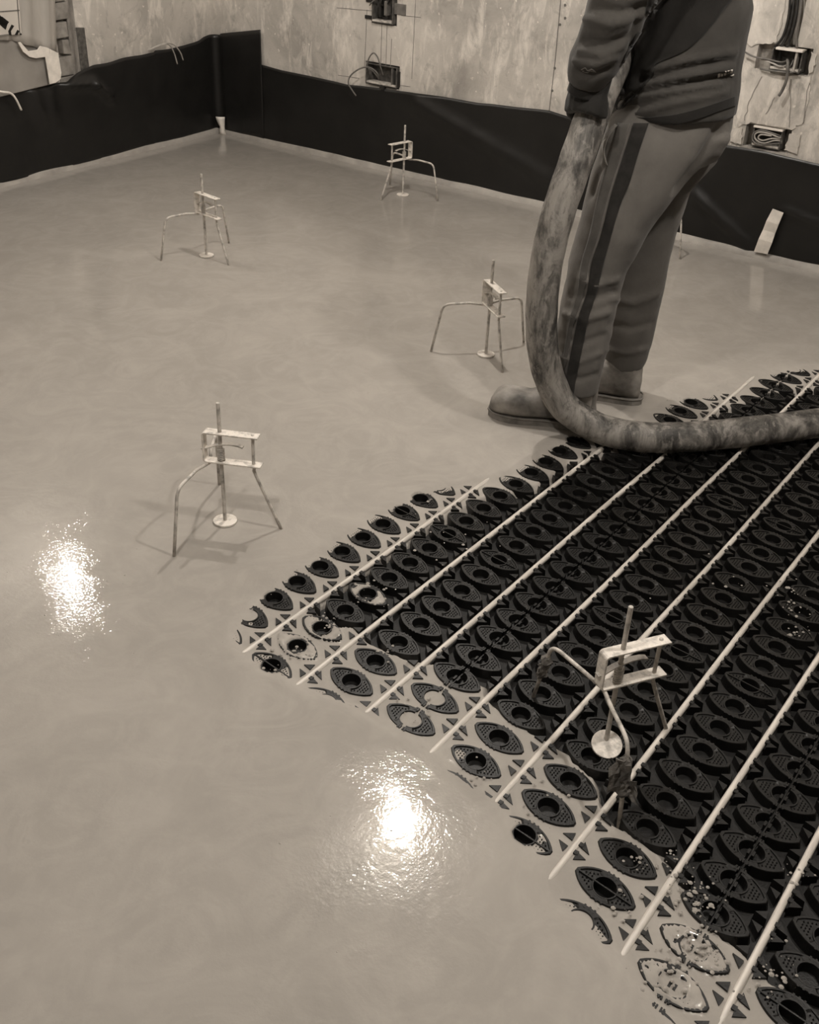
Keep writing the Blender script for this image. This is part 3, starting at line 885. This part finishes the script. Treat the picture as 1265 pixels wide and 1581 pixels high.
# ================================================================== LEVELLING TRIPODS
def tripod(label, px_base, theta, z0=0.004, rod_dz=0.0, wraps=False, rodpx=None, pos=None, light=False):
    p = at_z(*px_base) if pos is None else np.array([pos[0], pos[1], 0])
    t = thing('levelling_tripod', label, 'tripod', (p[0], p[1], z0), math.radians(theta), 'steel levelling tripods standing in the screed')
    w = 0.0125; e = 0.0036; zt, zb, xo, xi = 0.2335, 0.1615, 0.089, -0.037
    br = MB()
    # one flat bar bent into a C: outer and inner profile with rounded corners
    def prof(o):
        P = [(xo, zt + o)]
        r = 0.006 + o
        for k in range(5):
            a = math.pi / 2 + math.pi / 2 * k / 4
            P.append((xi + .006 + r * math.cos(a), zt - .006 + r * math.sin(a)))
        for k in range(5):
            a = math.pi + math.pi / 2 * k / 4
            P.append((xi + .006 + r * math.cos(a), zb + .006 + r * math.sin(a)))
        P.append((xo + .004, zb - o))
        return P
    A, B = prof(e / 2), prof(-e / 2); n = len(A)
    vs = [(x, -w, z) for x, z in A] + [(x, w, z) for x, z in A] + [(x, -w, z) for x, z in B] + [(x, w, z) for x, z in B]
    fs = []
    for i in range(n - 1):
        fs += [(i, i + 1, n + i + 1, n + i), (2 * n + i, 3 * n + i, 3 * n + i + 1, 2 * n + i + 1), (i, 2 * n + i, 2 * n + i + 1, i + 1), (n + i, n + i + 1, 3 * n + i + 1, 3 * n + i)]
    fs += [(0, n, 3 * n, 2 * n), (n - 1, 2 * n - 1, 4 * n - 1, 3 * n - 1)]
    br.add(vs, fs).build('bracket', 'galv_light', t, bevel=.0008)
    top = 0.306 + rod_dz
    MB().tube([(0, 0, .004 + rod_dz), (0, 0, top - .001), (0, 0, top)], [.0044, .0044, .0036], 12).build('rod', 'galv', t, smooth=False)
    d = MB()
    dk = d.tube([(0, 0, .001 + rod_dz), (0, 0, .0015 + rod_dz), (0, 0, .0055 + rod_dz), (0, 0, .006 + rod_dz)], [.0265, .0275, .0275, .0265], 28).build('foot_disc', 'galv_light', t)
    if wraps:
        dk.location = (0, 0, .004); dk.rotation_mode = 'AXIS_ANGLE'; dk.rotation_axis_angle = (math.radians(22), .92, -.39, 0)
    hp = [(.0078 * math.cos(a), .0078 * math.sin(a), zb + .003 + .030 * a / (2 * math.pi * 7)) for a in np.linspace(0, 2 * math.pi * 7, 120)]
    MB().tube(hp, .0012, 6).build('spring', 'galv', t, smooth=True)
    # lever: thin curved strip pivoting in the closed end
    lv = MB(); L = [(-.044, .190), (-.030, .193), (-.012, .2005), (.004, .205), (.022, .2075), (.040, .2065), (.052, .203)]
    vs = []; fs = []
    for x, z in L:
        hw = .0060
        vs += [(x, -hw, z - .0012), (x, hw, z - .0012), (x, hw, z + .0012), (x, -hw, z + .0012)]
    for i in range(len(L) - 1):
        for k in range(4): fs.append((4 * i + k, 4 * i + (k + 1) % 4, 4 * i + 4 + (k + 1) % 4, 4 * i + 4 + k))
    fs += [(3, 2, 1, 0), tuple(4 * (len(L) - 1) + k for k in range(4))]
    lv.add(vs, fs).build('lever', 'galv', t)
    # legs
    r = 0.0038
    c = [(.075, 0, zt + .004), (.0745, 0, zb + .01), (.0755, 0, zb - .012), (.080, 0, zb - .03), (.136, 0, -.006)]
    MB().tube(smooth_path(c, 4), r, 10).build('leg', 'galv', t, smooth=True)
    for sy in (-1, 1):
        pts = [(xi + .010, sy * .003, zb - .006), (xi - .004, sy * .05, zb - .001), (xi - .014, sy * .105, zb - .003)]
        bend = np.array((xi - .019, sy * .131, zb - .006)); foot = np.array((-.066, sy * .160, -.006))
        d0 = np.array(pts[-1]) - bend; d0 /= np.linalg.norm(d0); d1 = foot - bend; d1 /= np.linalg.norm(d1)
        arc = [bend + d0 * .020 * (1 - u) ** 2 + d1 * .020 * u * u for u in np.linspace(0, 1, 6)]
        leg = MB().tube(pts + arc + [bend + d1 * .08, foot], r, 10).build('leg', 'galv', t, smooth=True)
        if wraps:
            a0, a1 = (.022, .100) if sy < 0 else (.030, .085)
            # ragged, crumpled tape wound round the leg
            wp = MB(); pp = [bend + d1 * u for u in np.linspace(a0, a1, 12)]
            wp.tube(pp, [.0045] + [.0095 + .0015 * math.sin(i * 1.7) for i in range(10)] + [.005], 11)
            jr = random.Random(3 + sy)
            wp.v = [tuple(c_ + jr.uniform(-.0024, .0024) for c_ in q_) for q_ in wp.v]
            wp.build('tape_wrap', 'rag', leg)
            th = math.radians(theta); rt = np.array([LH[0] * math.cos(th) + LH[1] * math.sin(th), -LH[0] * math.sin(th) + LH[1] * math.cos(th), 0])
            fw = np.array([-rt[1], rt[0], 0])
            for (u0, u1, dr, dz, wob) in ([(.030, .085, -.030, -.004, .006), (.062, .098, .026, -.002, -.005), (.026, .050, -.020, .008, -.006)] if sy < 0 else [(.040, .070, -.012, -.004, .004)]):
                g = MB(); vs = []; fs = []
                for i in range(5):
                    for j in range(4):
                        f_ = j / 3
                        q_ = bend + d1 * (u0 + (u1 - u0) * i / 4) + rt * (dr * f_ * (1 - .18 * jr.random())) + np.array([0, 0, dz * f_ - .010 * f_ * f_]) + fw * (wob * math.sin(f_ * 4 + i) + jr.uniform(-.002, .002) - .004)
                        vs.append(q_)
                for i in range(4):
                    for j in range(3): fs.append((i * 4 + j, i * 4 + j + 1, i * 4 + 5 + j, i * 4 + 4 + j))
                fo = g.add(vs, fs).build('tape_flap', 'rag', leg)
                md = fo.modifiers.new('s', 'SOLIDIFY'); md.thickness = .0015
    return t
tripod('steel levelling tripod in the screed at the left, left of the nub panels', (348, 808), -63)
tripod('steel levelling tripod standing far left, before the left sheet', (319, 397), -97)
tripod('steel levelling tripod just left of the hose and the person', (750, 550), -125)
tripod('farthest steel levelling tripod, before the black sheet in the middle', (622, 303), 170)
tripod('near steel levelling tripod with taped legs standing on the black nub panel', None, -32, z0=-.016, rod_dz=.018, wraps=True, pos=(1.365, .507))
tripod('steel levelling tripod mostly hidden behind the legs of the person', None, 140, pos=(4.02, 1.70))

# ================================================================== HOSE
hp = []
for (px, py, s_) in [(958, 70, 2.70), (945, 105, 2.665), (925, 150, 2.63), (907, 200, 2.60), (885, 262, 2.57), (862, 330, 2.555), (845, 400, 2.55), (837, 470, 2.555), (838, 535, 2.565), (851, 590, 2.58), (875, 630, 2.575)]:
    hp.append(at_s(px, py, s_))
for (px, py) in [(925, 661), (985, 674), (1050, 675), (1130, 669), (1265, 653), (1420, 634), (1600, 612)]:
    hp.append(at_z(px, py, .0445))
hp = smooth_path(hp, 10)
HOSE_R = 0.0405
mb = MB(); mb.tube(hp, [HOSE_R * (1 + .012 * math.sin(i * .9)) for i in range(len(hp))], 28)
hose = mb.build('concrete_hose', 'hose', smooth=True)
tag(hose, 'thick dirty rubber pumping hose running from the hands down across the panels', 'hose')

# ================================================================== PERSON
def ring(c, rl, rd, n=28, ex=2.3, tilt=0.0, L=LH, D=NH):
    out = []
    for k in range(n):
        t = 2 * math.pi * k / n
        a = math.copysign(abs(math.cos(t)) ** (2 / ex), math.cos(t)); b2 = math.copysign(abs(math.sin(t)) ** (2 / ex), math.sin(t))
        p = np.array(c) + L * rl * a + D * rd * b2
        p[2] += tilt * rl * a
        out.append(p)
    return out
def loft(mb, rings):
    n = len(rings[0]); vs = [p for r in rings for p in r]; fs = []
    for i in range(len(rings) - 1):
        for k in range(n): fs.append((i * n + k, i * n + (k + 1) % n, (i + 1) * n + (k + 1) % n, (i + 1) * n + k))
    fs += [tuple(range(n))[::-1], tuple((len(rings) - 1) * n + k for k in range(n))]
    mb.add(vs, fs)
def rows_px(rows, grow=1.0):
    """rows: (y, xl, xr, s, depth radius[, tilt])"""
    out = []
    for r in rows:
        y, xl, xr, s_, rd = r[:5]; tl = r[5] if len(r) > 5 else 0.0
        c = at_s((xl + xr) / 2, y, s_)
        out.append(ring(c, (xr - xl) / 2 * depth(c) / FPX * grow, rd * grow, tilt=tl))
    return out
def remesh(mb, name, voxel=0.010, it=6, fac=.5):
    me = mesh_py(name + '_src', mb.v, mb.f)
    bm = bmesh.new(); bm.from_mesh(me); bmesh.ops.recalc_face_normals(bm, faces=bm.faces); bm.to_mesh(me); bm.free()
    o = bpy.data.objects.new(name + '_src', me); COL.objects.link(o)
    md = o.modifiers.new('r', 'REMESH'); md.mode = 'VOXEL'; md.voxel_size = voxel
    md2 = o.modifiers.new('s', 'SMOOTH'); md2.factor = fac; md2.iterations = it
    dg = bpy.context.evaluated_depsgraph_get()
    out = bpy.data.meshes.new_from_object(o.evaluated_get(dg))
    bpy.data.objects.remove(o); bpy.data.meshes.remove(me)
    out.name = name
    return out
def mesh_arrays(me):
    n = len(me.vertices); co = np.zeros(n * 3); me.vertices.foreach_get('co', co)
    no = np.zeros(n * 3); me.vertices.foreach_get('normal', no)
    return co.reshape(-1, 3), no.reshape(-1, 3)
def bvh_of(me):
    return BVHTree.FromPolygons([v.co.copy() for v in me.vertices], [tuple(p.vertices) for p in me.polygons])
def hit(bv, px, py):
    d = ray(px, py); d = d / np.linalg.norm(d)
    h = bv.ray_cast(Vector(CAM), Vector(d))
    return h
def folds(me, lines, gain=1.35):
    """press creases / raise folds: (pixel path, width m, height m)"""
    bv = bvh_of(me); co, no = mesh_arrays(me); disp = np.zeros(len(co))
    for px, wid, amp in lines:
        amp = amp * gain; P = []
        for a, b2 in zip(px[:-1], px[1:]):
            for t in np.linspace(0, 1, 40):
                h = hit(bv, a[0] + (b2[0] - a[0]) * t, a[1] + (b2[1] - a[1]) * t)
                if h[0] is not None: P.append(np.array(h[0]))
        if not P: continue
        P = np.array(P)
        lo, hi = P.min(0) - 3 * wid, P.max(0) + 3 * wid
        m_ = np.all((co > lo) & (co < hi), 1)
        if not m_.any(): continue
        d = np.min(np.linalg.norm(co[m_][:, None, :] - P[None], axis=2), 1)
        disp[m_] += amp * np.exp(-(d / wid) ** 2)
    co = co + no * disp[:, None]
    me.vertices.foreach_set('co', co.ravel()); me.update()
def ripple(me, amp, sc, seed):
    co, no = mesh_arrays(me)
    u = co @ LH; v_ = co[:, 2]; w_ = co @ NH
    d = vnoise(u * .8 + w_ * .6, v_, sc, seed, 3) * amp
    co = co + no * d[:, None]
    me.vertices.foreach_set('co', co.ravel()); me.update()
def decal(name, bv, left, right, mat, parent, off=.002, nu=6, sub=6):
    """a cloth strip laid on a surface between two picture paths"""
    Lp = smooth_path([np.array(q, float) for q in left], sub); Rp = smooth_path([np.array(q, float) for q in right], sub)
    n = min(len(Lp), len(Rp)); vs = []; idx = {}; fs = []
    for i in range(n):
        for j in range(nu + 1):
            q = Lp[i] + (Rp[i] - Lp[i]) * j / nu
            h = hit(bv, *q)
            if h[0] is not None:
                idx[i, j] = len(vs); vs.append(np.array(h[0]) + np.array(h[1]) * off * (1 if (np.array(h[1]) @ F_) < 0 else -1))
    for i in range(n - 1):
        for j in range(nu):
            k = [(i, j), (i, j + 1), (i + 1, j + 1), (i + 1, j)]
            if all(q in idx for q in k):
                P = [vs[idx[q]] for q in k]
                if max(np.linalg.norm(P[a] - P[b2]) for a in range(4) for b2 in range(a)) < .05: fs.append(tuple(idx[q] for q in k))
    if not fs: return None
    o = MB().add(vs, fs).build(name, mat, parent, smooth=True)
    md = o.modifiers.new('s', 'SOLIDIFY'); md.thickness = .0015; md.offset = 0
    return o

SB = 2.77
a0 = at_s(1052, 0, SB)
A0 = a0 @ LH                                       # lateral place of the trunk
def body_pt(dl, ds, z): return LH * (A0 + dl) + NH * (SB + ds) + np.array([0, 0, z])
NEAR = [(150, 962, 1085, 2.700, .095), (200, 938, 1128, 2.700, .105), (230, 928, 1102, 2.695, .105), (265, 915, 1067, 2.69, .10), (300, 906, 1039, 2.685, .098), (340, 898, 1009, 2.68, .094), (380, 886, 985, 2.675, .09), (410, 877, 969, 2.67, .086),
        (455, 871, 955, 2.665, .082), (510, 859, 945, 2.655, .078), (560, 856, 932, 2.65, .075), (586, 860, 926, 2.645, .072), (600, 863, 923, 2.645, .070)]
FAR = [(150, 975, 1100, 2.84, .095), (200, 960, 1124, 2.845, .105), (250, 957, 1098, 2.85, .10), (285, 952, 1066, 2.85, .098), (318, 950, 1056, 2.85, .095), (345, 946, 1046, 2.852, .09), (390, 941, 1034, 2.855, .085), (443, 938, 1024, 2.855, .080),
       (487, 935, 1014, 2.855, .076), (526, 933, 1005, 2.855, .073), (550, 932, 998, 2.855, .07), (563, 933, 992, 2.855, .068)]
PEL = [(110, 990, 1122, SB, .150), (150, 972, 1130, SB, .165), (185, 943, 1128, SB, .172), (215, 938, 1116, SB, .165), (245, 936, 1088, SB, .13)]
TOR_PX = [(100, 952, 1140, SB, .178), (50, 952, 1148, SB, .180), (0, 948, 1158, SB, .182)]
TOR_UP = [(.00, 1.14, .125, .186), (.005, 1.22, .125, .195), (.012, 1.30, .120, .205), (.018, 1.37, .108, .205), (.018, 1.42, .085, .170), (.012, 1.455, .062, .085)]
ARM_N = [body_pt(.015, -.110, 1.405), body_pt(.0, -.190, 1.28), at_s(992, -40, 2.56), at_s(957, 5, 2.56), at_s(943, 45, 2.565), at_s(919, 92, 2.575), at_s(909, 116, 2.58), at_s(903, 133, 2.585)]
ARM_F = [body_pt(.015, .110, 1.405), body_pt(-.01, .200, 1.27), body_pt(-.07, .215, 1.12), body_pt(-.10, .18, 1.03), body_pt(-.13, .11, .985), body_pt(-.145, .05, .955)]

def head_mesh(mb):
    top = []
    for (z, rf, rs, df) in [(1.44, .058, .056, .0), (1.48, .056, .056, -.004), (1.515, .068, .062, -.018), (1.545, .085, .068, -.022), (1.58, .096, .074, -.018), (1.615, .101, .078, -.012), (1.65, .102, .079, -.006), (1.685, .096, .075, .0), (1.715, .078, .062, .004), (1.735, .048, .04, .006), (1.742, .015, .012, .006)]:
        top.append(ring(body_pt(df + .0, 0, z), rf, rs, ex=2.1))
    loft(mb, top)
    # nose, brow, ears
    mb.tube([body_pt(-.108, 0, 1.628), body_pt(-.124, 0, 1.605), body_pt(-.128, 0, 1.590), body_pt(-.112, 0, 1.583)], [.007, .012, .015, .010], 8)
    mb.tube([body_pt(-.100, -.045, 1.645), body_pt(-.110, 0, 1.642), body_pt(-.100, .045, 1.645)], .010, 8)
    mb.tube([body_pt(-.098, -.028, 1.553), body_pt(-.106, 0, 1.553), body_pt(-.098, .028, 1.553)], .009, 8)
    mb.tube([body_pt(-.092, -.02, 1.520), body_pt(-.100, 0, 1.518), body_pt(-.092, .02, 1.520)], .014, 8)
    for sy in (-1, 1):
        mb.tube([body_pt(.004, sy * .076, 1.575), body_pt(.010, sy * .086, 1.600), body_pt(.012, sy * .086, 1.628), body_pt(-.002, sy * .078, 1.635)], [.008, .011, .012, .008], 8)
# --- body (skin) as one continuous surface under the clothes
mb = MB()
loft(mb, rows_px([r for r in NEAR] + [(640, 872, 918, 2.645, .05)], .80))
loft(mb, rows_px([r for r in FAR] + [(605, 938, 986, 2.855, .045)], .80))
loft(mb, rows_px(PEL, .86))
loft(mb, rows_px([(150, 960, 1128, SB, .16)] + TOR_PX, .86) + [ring(body_pt(dl, 0, z), rl * .9, rd * .9) for dl, z, rl, rd in TOR_UP])
mb.tube(smooth_path(ARM_N, 5), [.050 - .022 * i / 35 for i in range(36)], 12)
mb.tube(smooth_path(ARM_F, 5), [.050 - .020 * i / 25 for i in range(26)], 12)
head_mesh(mb)
bme = remesh(mb, 'person', .011, 4)
person = link('person', bme, 'skin', smooth=True)
tag(person, 'worker in grey striped trousers, dark sweatshirt and muddy boots holding the hose', 'person')
hm = MB()
loft(hm, [ring(body_pt(df, 0, z), rf, rs, ex=2.1) for (z, rf, rs, df) in [(1.555, .050, .074, .048), (1.60, .066, .083, .038), (1.645, .086, .087, .024), (1.685, .103, .084, .006), (1.72, .088, .070, .004), (1.748, .05, .042, .006), (1.755, .012, .01, .006)]])
link('hair', remesh(hm, 'hair', .009, 3), 'hair', person, smooth=True)
for sy in (-1, 1):
    em = MB(); c = body_pt(-.098, sy * .031, 1.617)
    em_o = em.tube([c + LH * .004, c, c - LH * .004, c - LH * .007], [.011, .012, .009, .003], 10).build('eye', 'eye', person, smooth=True)
    MB().tube([c - LH * .0060, c - LH * .0078], [.0052, .0040], 10).build('pupil', 'ink', em_o)

# --- trousers
mb = MB()
loft(mb, rows_px(NEAR)); loft(mb, rows_px(FAR)); loft(mb, rows_px(PEL))
tme = remesh(mb, 'trousers', .0075, 7)
folds(tme, [([(1108, 205), (1085, 245), (1050, 290)], .018, -.012), ([(1122, 215), (1100, 250), (1062, 292)], .014, .007),
            ([(936, 215), (925, 260), (912, 300)], .012, -.008), ([(945, 205), (935, 232), (928, 252)], .010, .008),
            ([(900, 430), (920, 440), (955, 432)], .010, .006), ([(880, 455), (915, 462), (950, 452)], .009, -.005), ([(872, 485), (905, 492), (940, 482)], .009, .006),
            ([(864, 520), (900, 530), (935, 518)], .009, -.004), ([(862, 550), (895, 558), (928, 545)], .009, .005), ([(864, 580), (895, 586), (922, 578)], .008, -.004),
            ([(945, 460), (980, 468), (1015, 455)], .010, .004), ([(940, 500), (975, 507), (1008, 498)], .010, -.004), ([(938, 540), (970, 545), (998, 538)], .009, .004),
            ([(962, 300), (940, 380), (930, 430)], .012, -.004), ([(1020, 230), (1000, 300), (975, 370)], .03, .005)])
ripple(tme, .0035, 14, 31)
trousers = link('trousers', tme, 'trouser', person, smooth=True); tag(trousers, 'loose grey track trousers with dark side stripe')
bvt = bvh_of(tme)
SL = [(979, 190), (964, 238), (949, 284), (939, 320), (928, 364), (914, 406), (906, 453), (893, 492), (883, 540), (873, 589), (869, 608)]
SR = [(1002, 190), (986, 238), (972, 284), (957, 320), (944, 364), (932, 406), (921, 453), (909, 492), (899, 540), (889, 589), (886, 608)]
decal('side_stripe', bvt, SL, SR, 'stripe', trousers)
decal('side_stripe', bvt, [(x - 24 * max(.35, 1 - i * .07), y) for i, (x, y) in enumerate(SL)], [(x - 4, y) for x, y in SL], 'stripe2', trousers, .0016)
decal('pocket_edge', bvt, [(951, 192), (937, 210), (931, 232), (937, 254)], [(955, 194), (941, 212), (935, 233), (940, 256)], 'pocket', trousers, .003, 2)
# --- sweatshirt
mb = MB()
hem = [(168, 947, 1132, SB, .184, .06), (155, 946, 1134, SB, .187, .05), (130, 948, 1138, SB, .186, .03)]
loft(mb, rows_px(hem + TOR_PX) + [ring(body_pt(dl, 0, z), rl, rd) for dl, z, rl, rd in TOR_UP])
armr = [.040, .056, .066, .071, .073, .072, .071, .070, .069, .069, .069, .069, .069, .068, .067, .067, .066, .066, .065, .065, .064, .063, .062, .061, .060, .060, .059, .056, .054, .052, .050, .048, .046, .044, .042, .040]
mb.tube(smooth_path(ARM_N, 5), armr, 20)
mb.tube(smooth_path(ARM_F, 5), [min(.074 - .030 * i / 25, .040 + .013 * i) for i in range(26)], 16)
sme = remesh(mb, 'sweatshirt', .0075, 5)
folds(sme, [([(952, 172), (985, 150), (1040, 140), (1110, 130)], .008, .008), ([(955, 160), (990, 140), (1060, 128), (1125, 118)], .008, -.008), ([(962, 150), (1000, 132), (1060, 118), (1130, 104)], .008, .008),
            ([(990, 122), (1040, 108), (1120, 92)], .009, -.006), ([(1000, 112), (1060, 95), (1135, 82)], .009, .006), ([(970, 180), (1040, 160), (1120, 142)], .008, .006),
            ([(985, 20), (975, 80), (958, 130)], .012, -.008), ([(1030, 0), (1010, 60), (975, 130)], .014, .007), ([(1055, 0), (1030, 60), (990, 120)], .012, -.005),
            ([(905, 30), (945, 38), (990, 25)], .009, .006), ([(900, 62), (935, 70), (972, 55)], .009, -.006), ([(888, 95), (920, 100), (950, 88)], .009, .007), ([(890, 112), (915, 117), (942, 104)], .007, -.006),
            ([(920, 10), (960, 18), (998, 8)], .009, -.005), ([(895, 78), (930, 85), (960, 72)], .008, .005)])
ripple(sme, .0035, 15, 41)
sweat = link('sweatshirt', sme, 'sweat', person, smooth=True); tag(sweat, 'charcoal sweatshirt with darker area in front and ribbed hem')
bvs = bvh_of(sme)
decal('ribbed_hem', bvs, [(946, 176), (970, 179), (1000, 180), (1040, 177), (1080, 167), (1110, 157), (1136, 148)], [(946, 185), (965, 191), (1000, 194), (1040, 192), (1075, 184), (1108, 172), (1136, 162)], 'rib', sweat, .003, 14)
decal('front_dark_area', bvs, [(1060, -230), (1030, -120), (1002, -40), (1000, 2), (990, 38), (972, 70), (958, 102), (952, 135), (949, 166)], [(1178, -230), (1182, -120), (1168, -40), (1128, 2), (1098, 40), (1062, 76), (1014, 100), (1005, 122), (958, 172)], 'sweat_dark', sweat, .0018, 18)  # darker tone laid over part of the sweatshirt front
for k in range(5):
    x0, y0 = 1109 + k * 4.8, 114 - k * 1.5
    decal('back_print', bvs, [(x0, y0), (x0 + 3.2, y0 - 1)], [(x0 - .8, y0 + 5), (x0 + 2.4, y0 + 4)], 'print', sweat, .0012, 2, 3)
decal('back_print', bvs, [(1128, 116), (1132, 114)], [(1129, 118), (1132, 116)], 'print', sweat, .003, 1, 2)
for zz in [[(898, 107), (904, 104), (908, 108), (914, 106), (920, 110)], [(900, 109), (908, 111), (912, 108), (921, 111)]]:
    decal('sleeve_print', bvs, zz, [(x, y + .8) for x, y in zz], 'pocket', sweat, .0012, 1, 4)
# cuff
mb = MB(); mb.tube(smooth_path([ARM_N[-2], ARM_N[-1], ARM_N[-1] + (ARM_N[-1] - ARM_N[-2]) * .7], 4), .036, 20)
mb.build('cuff', 'rib', sweat, smooth=True)

# --- gloved hands closed round the hose
def hand(center_px, s_, side, name):
    """fingers wrap the hose at the given place; side -1 = palm on the viewer's side"""
    c = at_s(*center_px, s_)
    P = np.array(hp); i = int(np.argmin(np.linalg.norm(P - c, axis=1)))
    ax = P[i - 1] - P[i + 1]; ax /= np.linalg.norm(ax)
    if ax[2] < 0: ax = -ax
    o = P[i]
    e1 = side * NH - LH * (1.1 if side < 0 else 0.0); e1 = e1 - ax * (e1 @ ax); e1 /= np.linalg.norm(e1)        # palm direction
    e2 = (NH - LH * .3) if side < 0 else -LH; e2 = e2 - ax * (e2 @ ax) - e1 * (e2 @ e1); e2 /= np.linalg.norm(e2)   # towards the front of the person
    def q(ang, h, r): return o + ax * h + (e1 * math.cos(ang) + e2 * math.sin(ang)) * r
    mb = MB()
    # palm: a curved pad lying on the hose
    Rg = HOSE_R
    for ang in np.linspace(-.75, .55, 6):
        mb.tube([q(ang, -.045, Rg + .014), q(ang, -.02, Rg + .017), q(ang, .015, Rg + .018), q(ang, .048, Rg + .016)], [.013, .016, .017, .014], 10)
    # four fingers
    for k, h in enumerate((.034, .012, -.010, -.031)):
        ln = (2.25, 2.45, 2.35, 2.0)[k]; r0 = (.0105, .0108, .0105, .0095)[k]
        pts = [q(a, h - .006 * (a > 1), Rg + .0135 - (.003 if a > 2 else 0)) for a in np.linspace(.4, .4 + ln, 9)]
        mb.tube(pts, [r0 * (1.08 if j in (2, 5) else 1.0) * (1 - .02 * j) for j in range(9)], 10)
    # thumb leaves the side of the palm and closes from the other side
    pts = [q(a, h, Rg + .015) for a, h in [(-.55, .020), (-.8, .006), (-1.0, -.012), (-1.15, -.030), (-1.25, -.042)]]
    mb.tube(pts, [.014, .0135, .0125, .0115, .009], 10)
    return mb, q
mb, q = hand((915, 158), 2.62, -1, 'glove')
wr = ARM_N[-1]
mb.tube(smooth_path([wr + (ARM_N[-2] - wr) * .5, wr, q(-.1, .05, HOSE_R + .018), q(-.05, .03, HOSE_R + .018)], 4), .030, 14)
link('glove', remesh(mb, 'glove', .0048, 2), 'glove', person, smooth=True)
mb, q = hand((945, 98), 2.67, 1, 'glove')
mb.tube(smooth_path([ARM_F[-2], ARM_F[-1], q(0, .05, HOSE_R + .018), q(0, .03, HOSE_R + .018)], 4), .030, 14)
link('glove', remesh(mb, 'glove', .0048, 2), 'glove', person, smooth=True)

# --- boots
def boot(toe, face, shaft_c, label):
    face = np.array([face[0], face[1], 0.0]); face /= np.linalg.norm(face)
    side = np.array([-face[1], face[0], 0.0])
    toe = np.array([toe[0], toe[1], 0.0]); Lf = 0.298; heel = toe - face * Lf
    z0 = .004
    mb = MB(); rs = []
    for t, hw, zt in [(.004, .024, .070), (.018, .034, .105), (.05, .039, .125), (.085, .040, .130), (.12, .040, .118), (.155, .043, .098), (.19, .047, .084), (.225, .051, .084), (.255, .050, .084), (.278, .042, .075), (.291, .029, .058), (.298, .013, .042)]:
        c = heel + face * t; r = []
        for k in range(20):
            a = 2 * math.pi * k / 20
            ca = math.copysign(abs(math.cos(a)) ** .75, math.cos(a)); sa = math.copysign(abs(math.sin(a)) ** .75, math.sin(a))
            r.append(c + side * hw * ca + np.array([0, 0, z0 + .012 + (zt - .012) * (.5 + .5 * sa)]))
        rs.append(r)
    loft(mb, rs)
    an = heel + face * .058
    sc = np.array(shaft_c)
    loft(mb, [ring(an + np.array([0, 0, .05]), .052, .042), ring(an * .85 + np.array([sc[0], sc[1], 0]) * .15 + np.array([0, 0, .11]), .054, .046),
              ring(an * .5 + np.array([sc[0], sc[1], 0]) * .5 + np.array([0, 0, .17]), .054, .049), ring(np.array([sc[0], sc[1], .26]), .055, .052)])
    me = remesh(mb, 'boot', .006, 4)
    ripple(me, .005, 24, int(abs(toe[0]) * 100))
    b_ = link('boot', me, 'boot', person, smooth=True); tag(b_, label)
    so_ = MB(); out = []
    for t, hw in [(-.006, .016), (0, .028), (.02, .040), (.06, .043), (.11, .040), (.155, .044), (.20, .052), (.235, .053), (.265, .046), (.288, .032), (.302, .012)]:
        out.append((t, hw))
    poly = [heel + face * (t * .985 + .001) + side * hw * .94 for t, hw in out] + [heel + face * (t * .985 + .001) - side * hw * .94 for t, hw in out[::-1]]
    so_.prism([(p[0], p[1]) for p in poly], z0 - .006, z0 + .017)
    sl = so_.build('sole', 'sole', b_, bevel=.003)
    # welt line above the sole
    w2 = MB(); w2.tube([(p[0], p[1], z0 + .018) for p in poly + poly[:1]], .0026, 6, caps=False); w2.build('welt', 'sole', b_, smooth=True)
    # heel block
    return b_
sh = at_s(893, 598, 2.645)
boot((2.332, 1.380), (-.40, .917), sh, 'muddy boot pointing left, partly behind the hose')
sh = at_s(958, 566, 2.855)
boot((2.575, 1.360), (-.36, .93), sh, 'muddy boot further back, seen from its heel')

# ================================================================== SPLASHES OF SCREED
mb = MB(); sr = random.Random(5)
def drop(x, y, z, r):
    vs = [(x, y, z + r * .55)]; fs = []
    for lv, (rr_, hh) in enumerate(((.55, .46), (1.0, .0))):
        for k in range(7):
            a = 2 * math.pi * k / 7 + lv * .4
            vs.append((x + r * rr_ * math.cos(a), y + r * rr_ * math.sin(a), z + r * hh))
    for k in range(7):
        k2 = (k + 1) % 7
        fs += [(0, 1 + k, 1 + k2), (1 + k, 8 + k, 8 + k2, 1 + k2)]
    mb.add(vs, fs)
def splash(px, py, spread, n, z=.0006, rmax=.0042):
    for _ in range(n):
        p = at_z(px + sr.gauss(0, spread), py + sr.gauss(0, spread), z)
        r = sr.uniform(.0009, rmax) * (sr.random() ** .8 + .25)
        drop(p[0], p[1], z, r)
for a in [(1062, 1370, 16, 46), (1085, 1400, 14, 26), (1040, 1330, 12, 14), (985, 1330, 10, 12), (1075, 1455, 26, 40), (1040, 1510, 28, 40), (1110, 1480, 12, 14), (960, 1400, 14, 14), (1190, 1500, 24, 26), (1235, 1350, 14, 12),
          (505, 965, 14, 18), (465, 1000, 16, 20), (580, 915, 16, 20), (600, 1020, 14, 12), (430, 1025, 14, 12), (1225, 930, 16, 20), (1235, 965, 12, 16), (1210, 905, 12, 12), (640, 1110, 20, 12), (745, 1180, 26, 12), (845, 1245, 24, 10), (700, 820, 30, 16), (1090, 905, 40, 10)]:
    splash(*a)
for a in [(320, 1010, 14, 10), (110, 900, 60, 40), (200, 810, 40, 16), (600, 1290, 70, 30), (430, 930, 40, 10), (90, 800, 50, 20), (1120, 600, 14, 12), (1040, 625, 14, 10)]:
    splash(*a, z=.0042, rmax=.0022)
o = mb.build('screed_splashes', 'screed', smooth=True)
tag(o, 'small wet drops of screed spattered on the nubs and surface', 'splashes', kind='stuff')
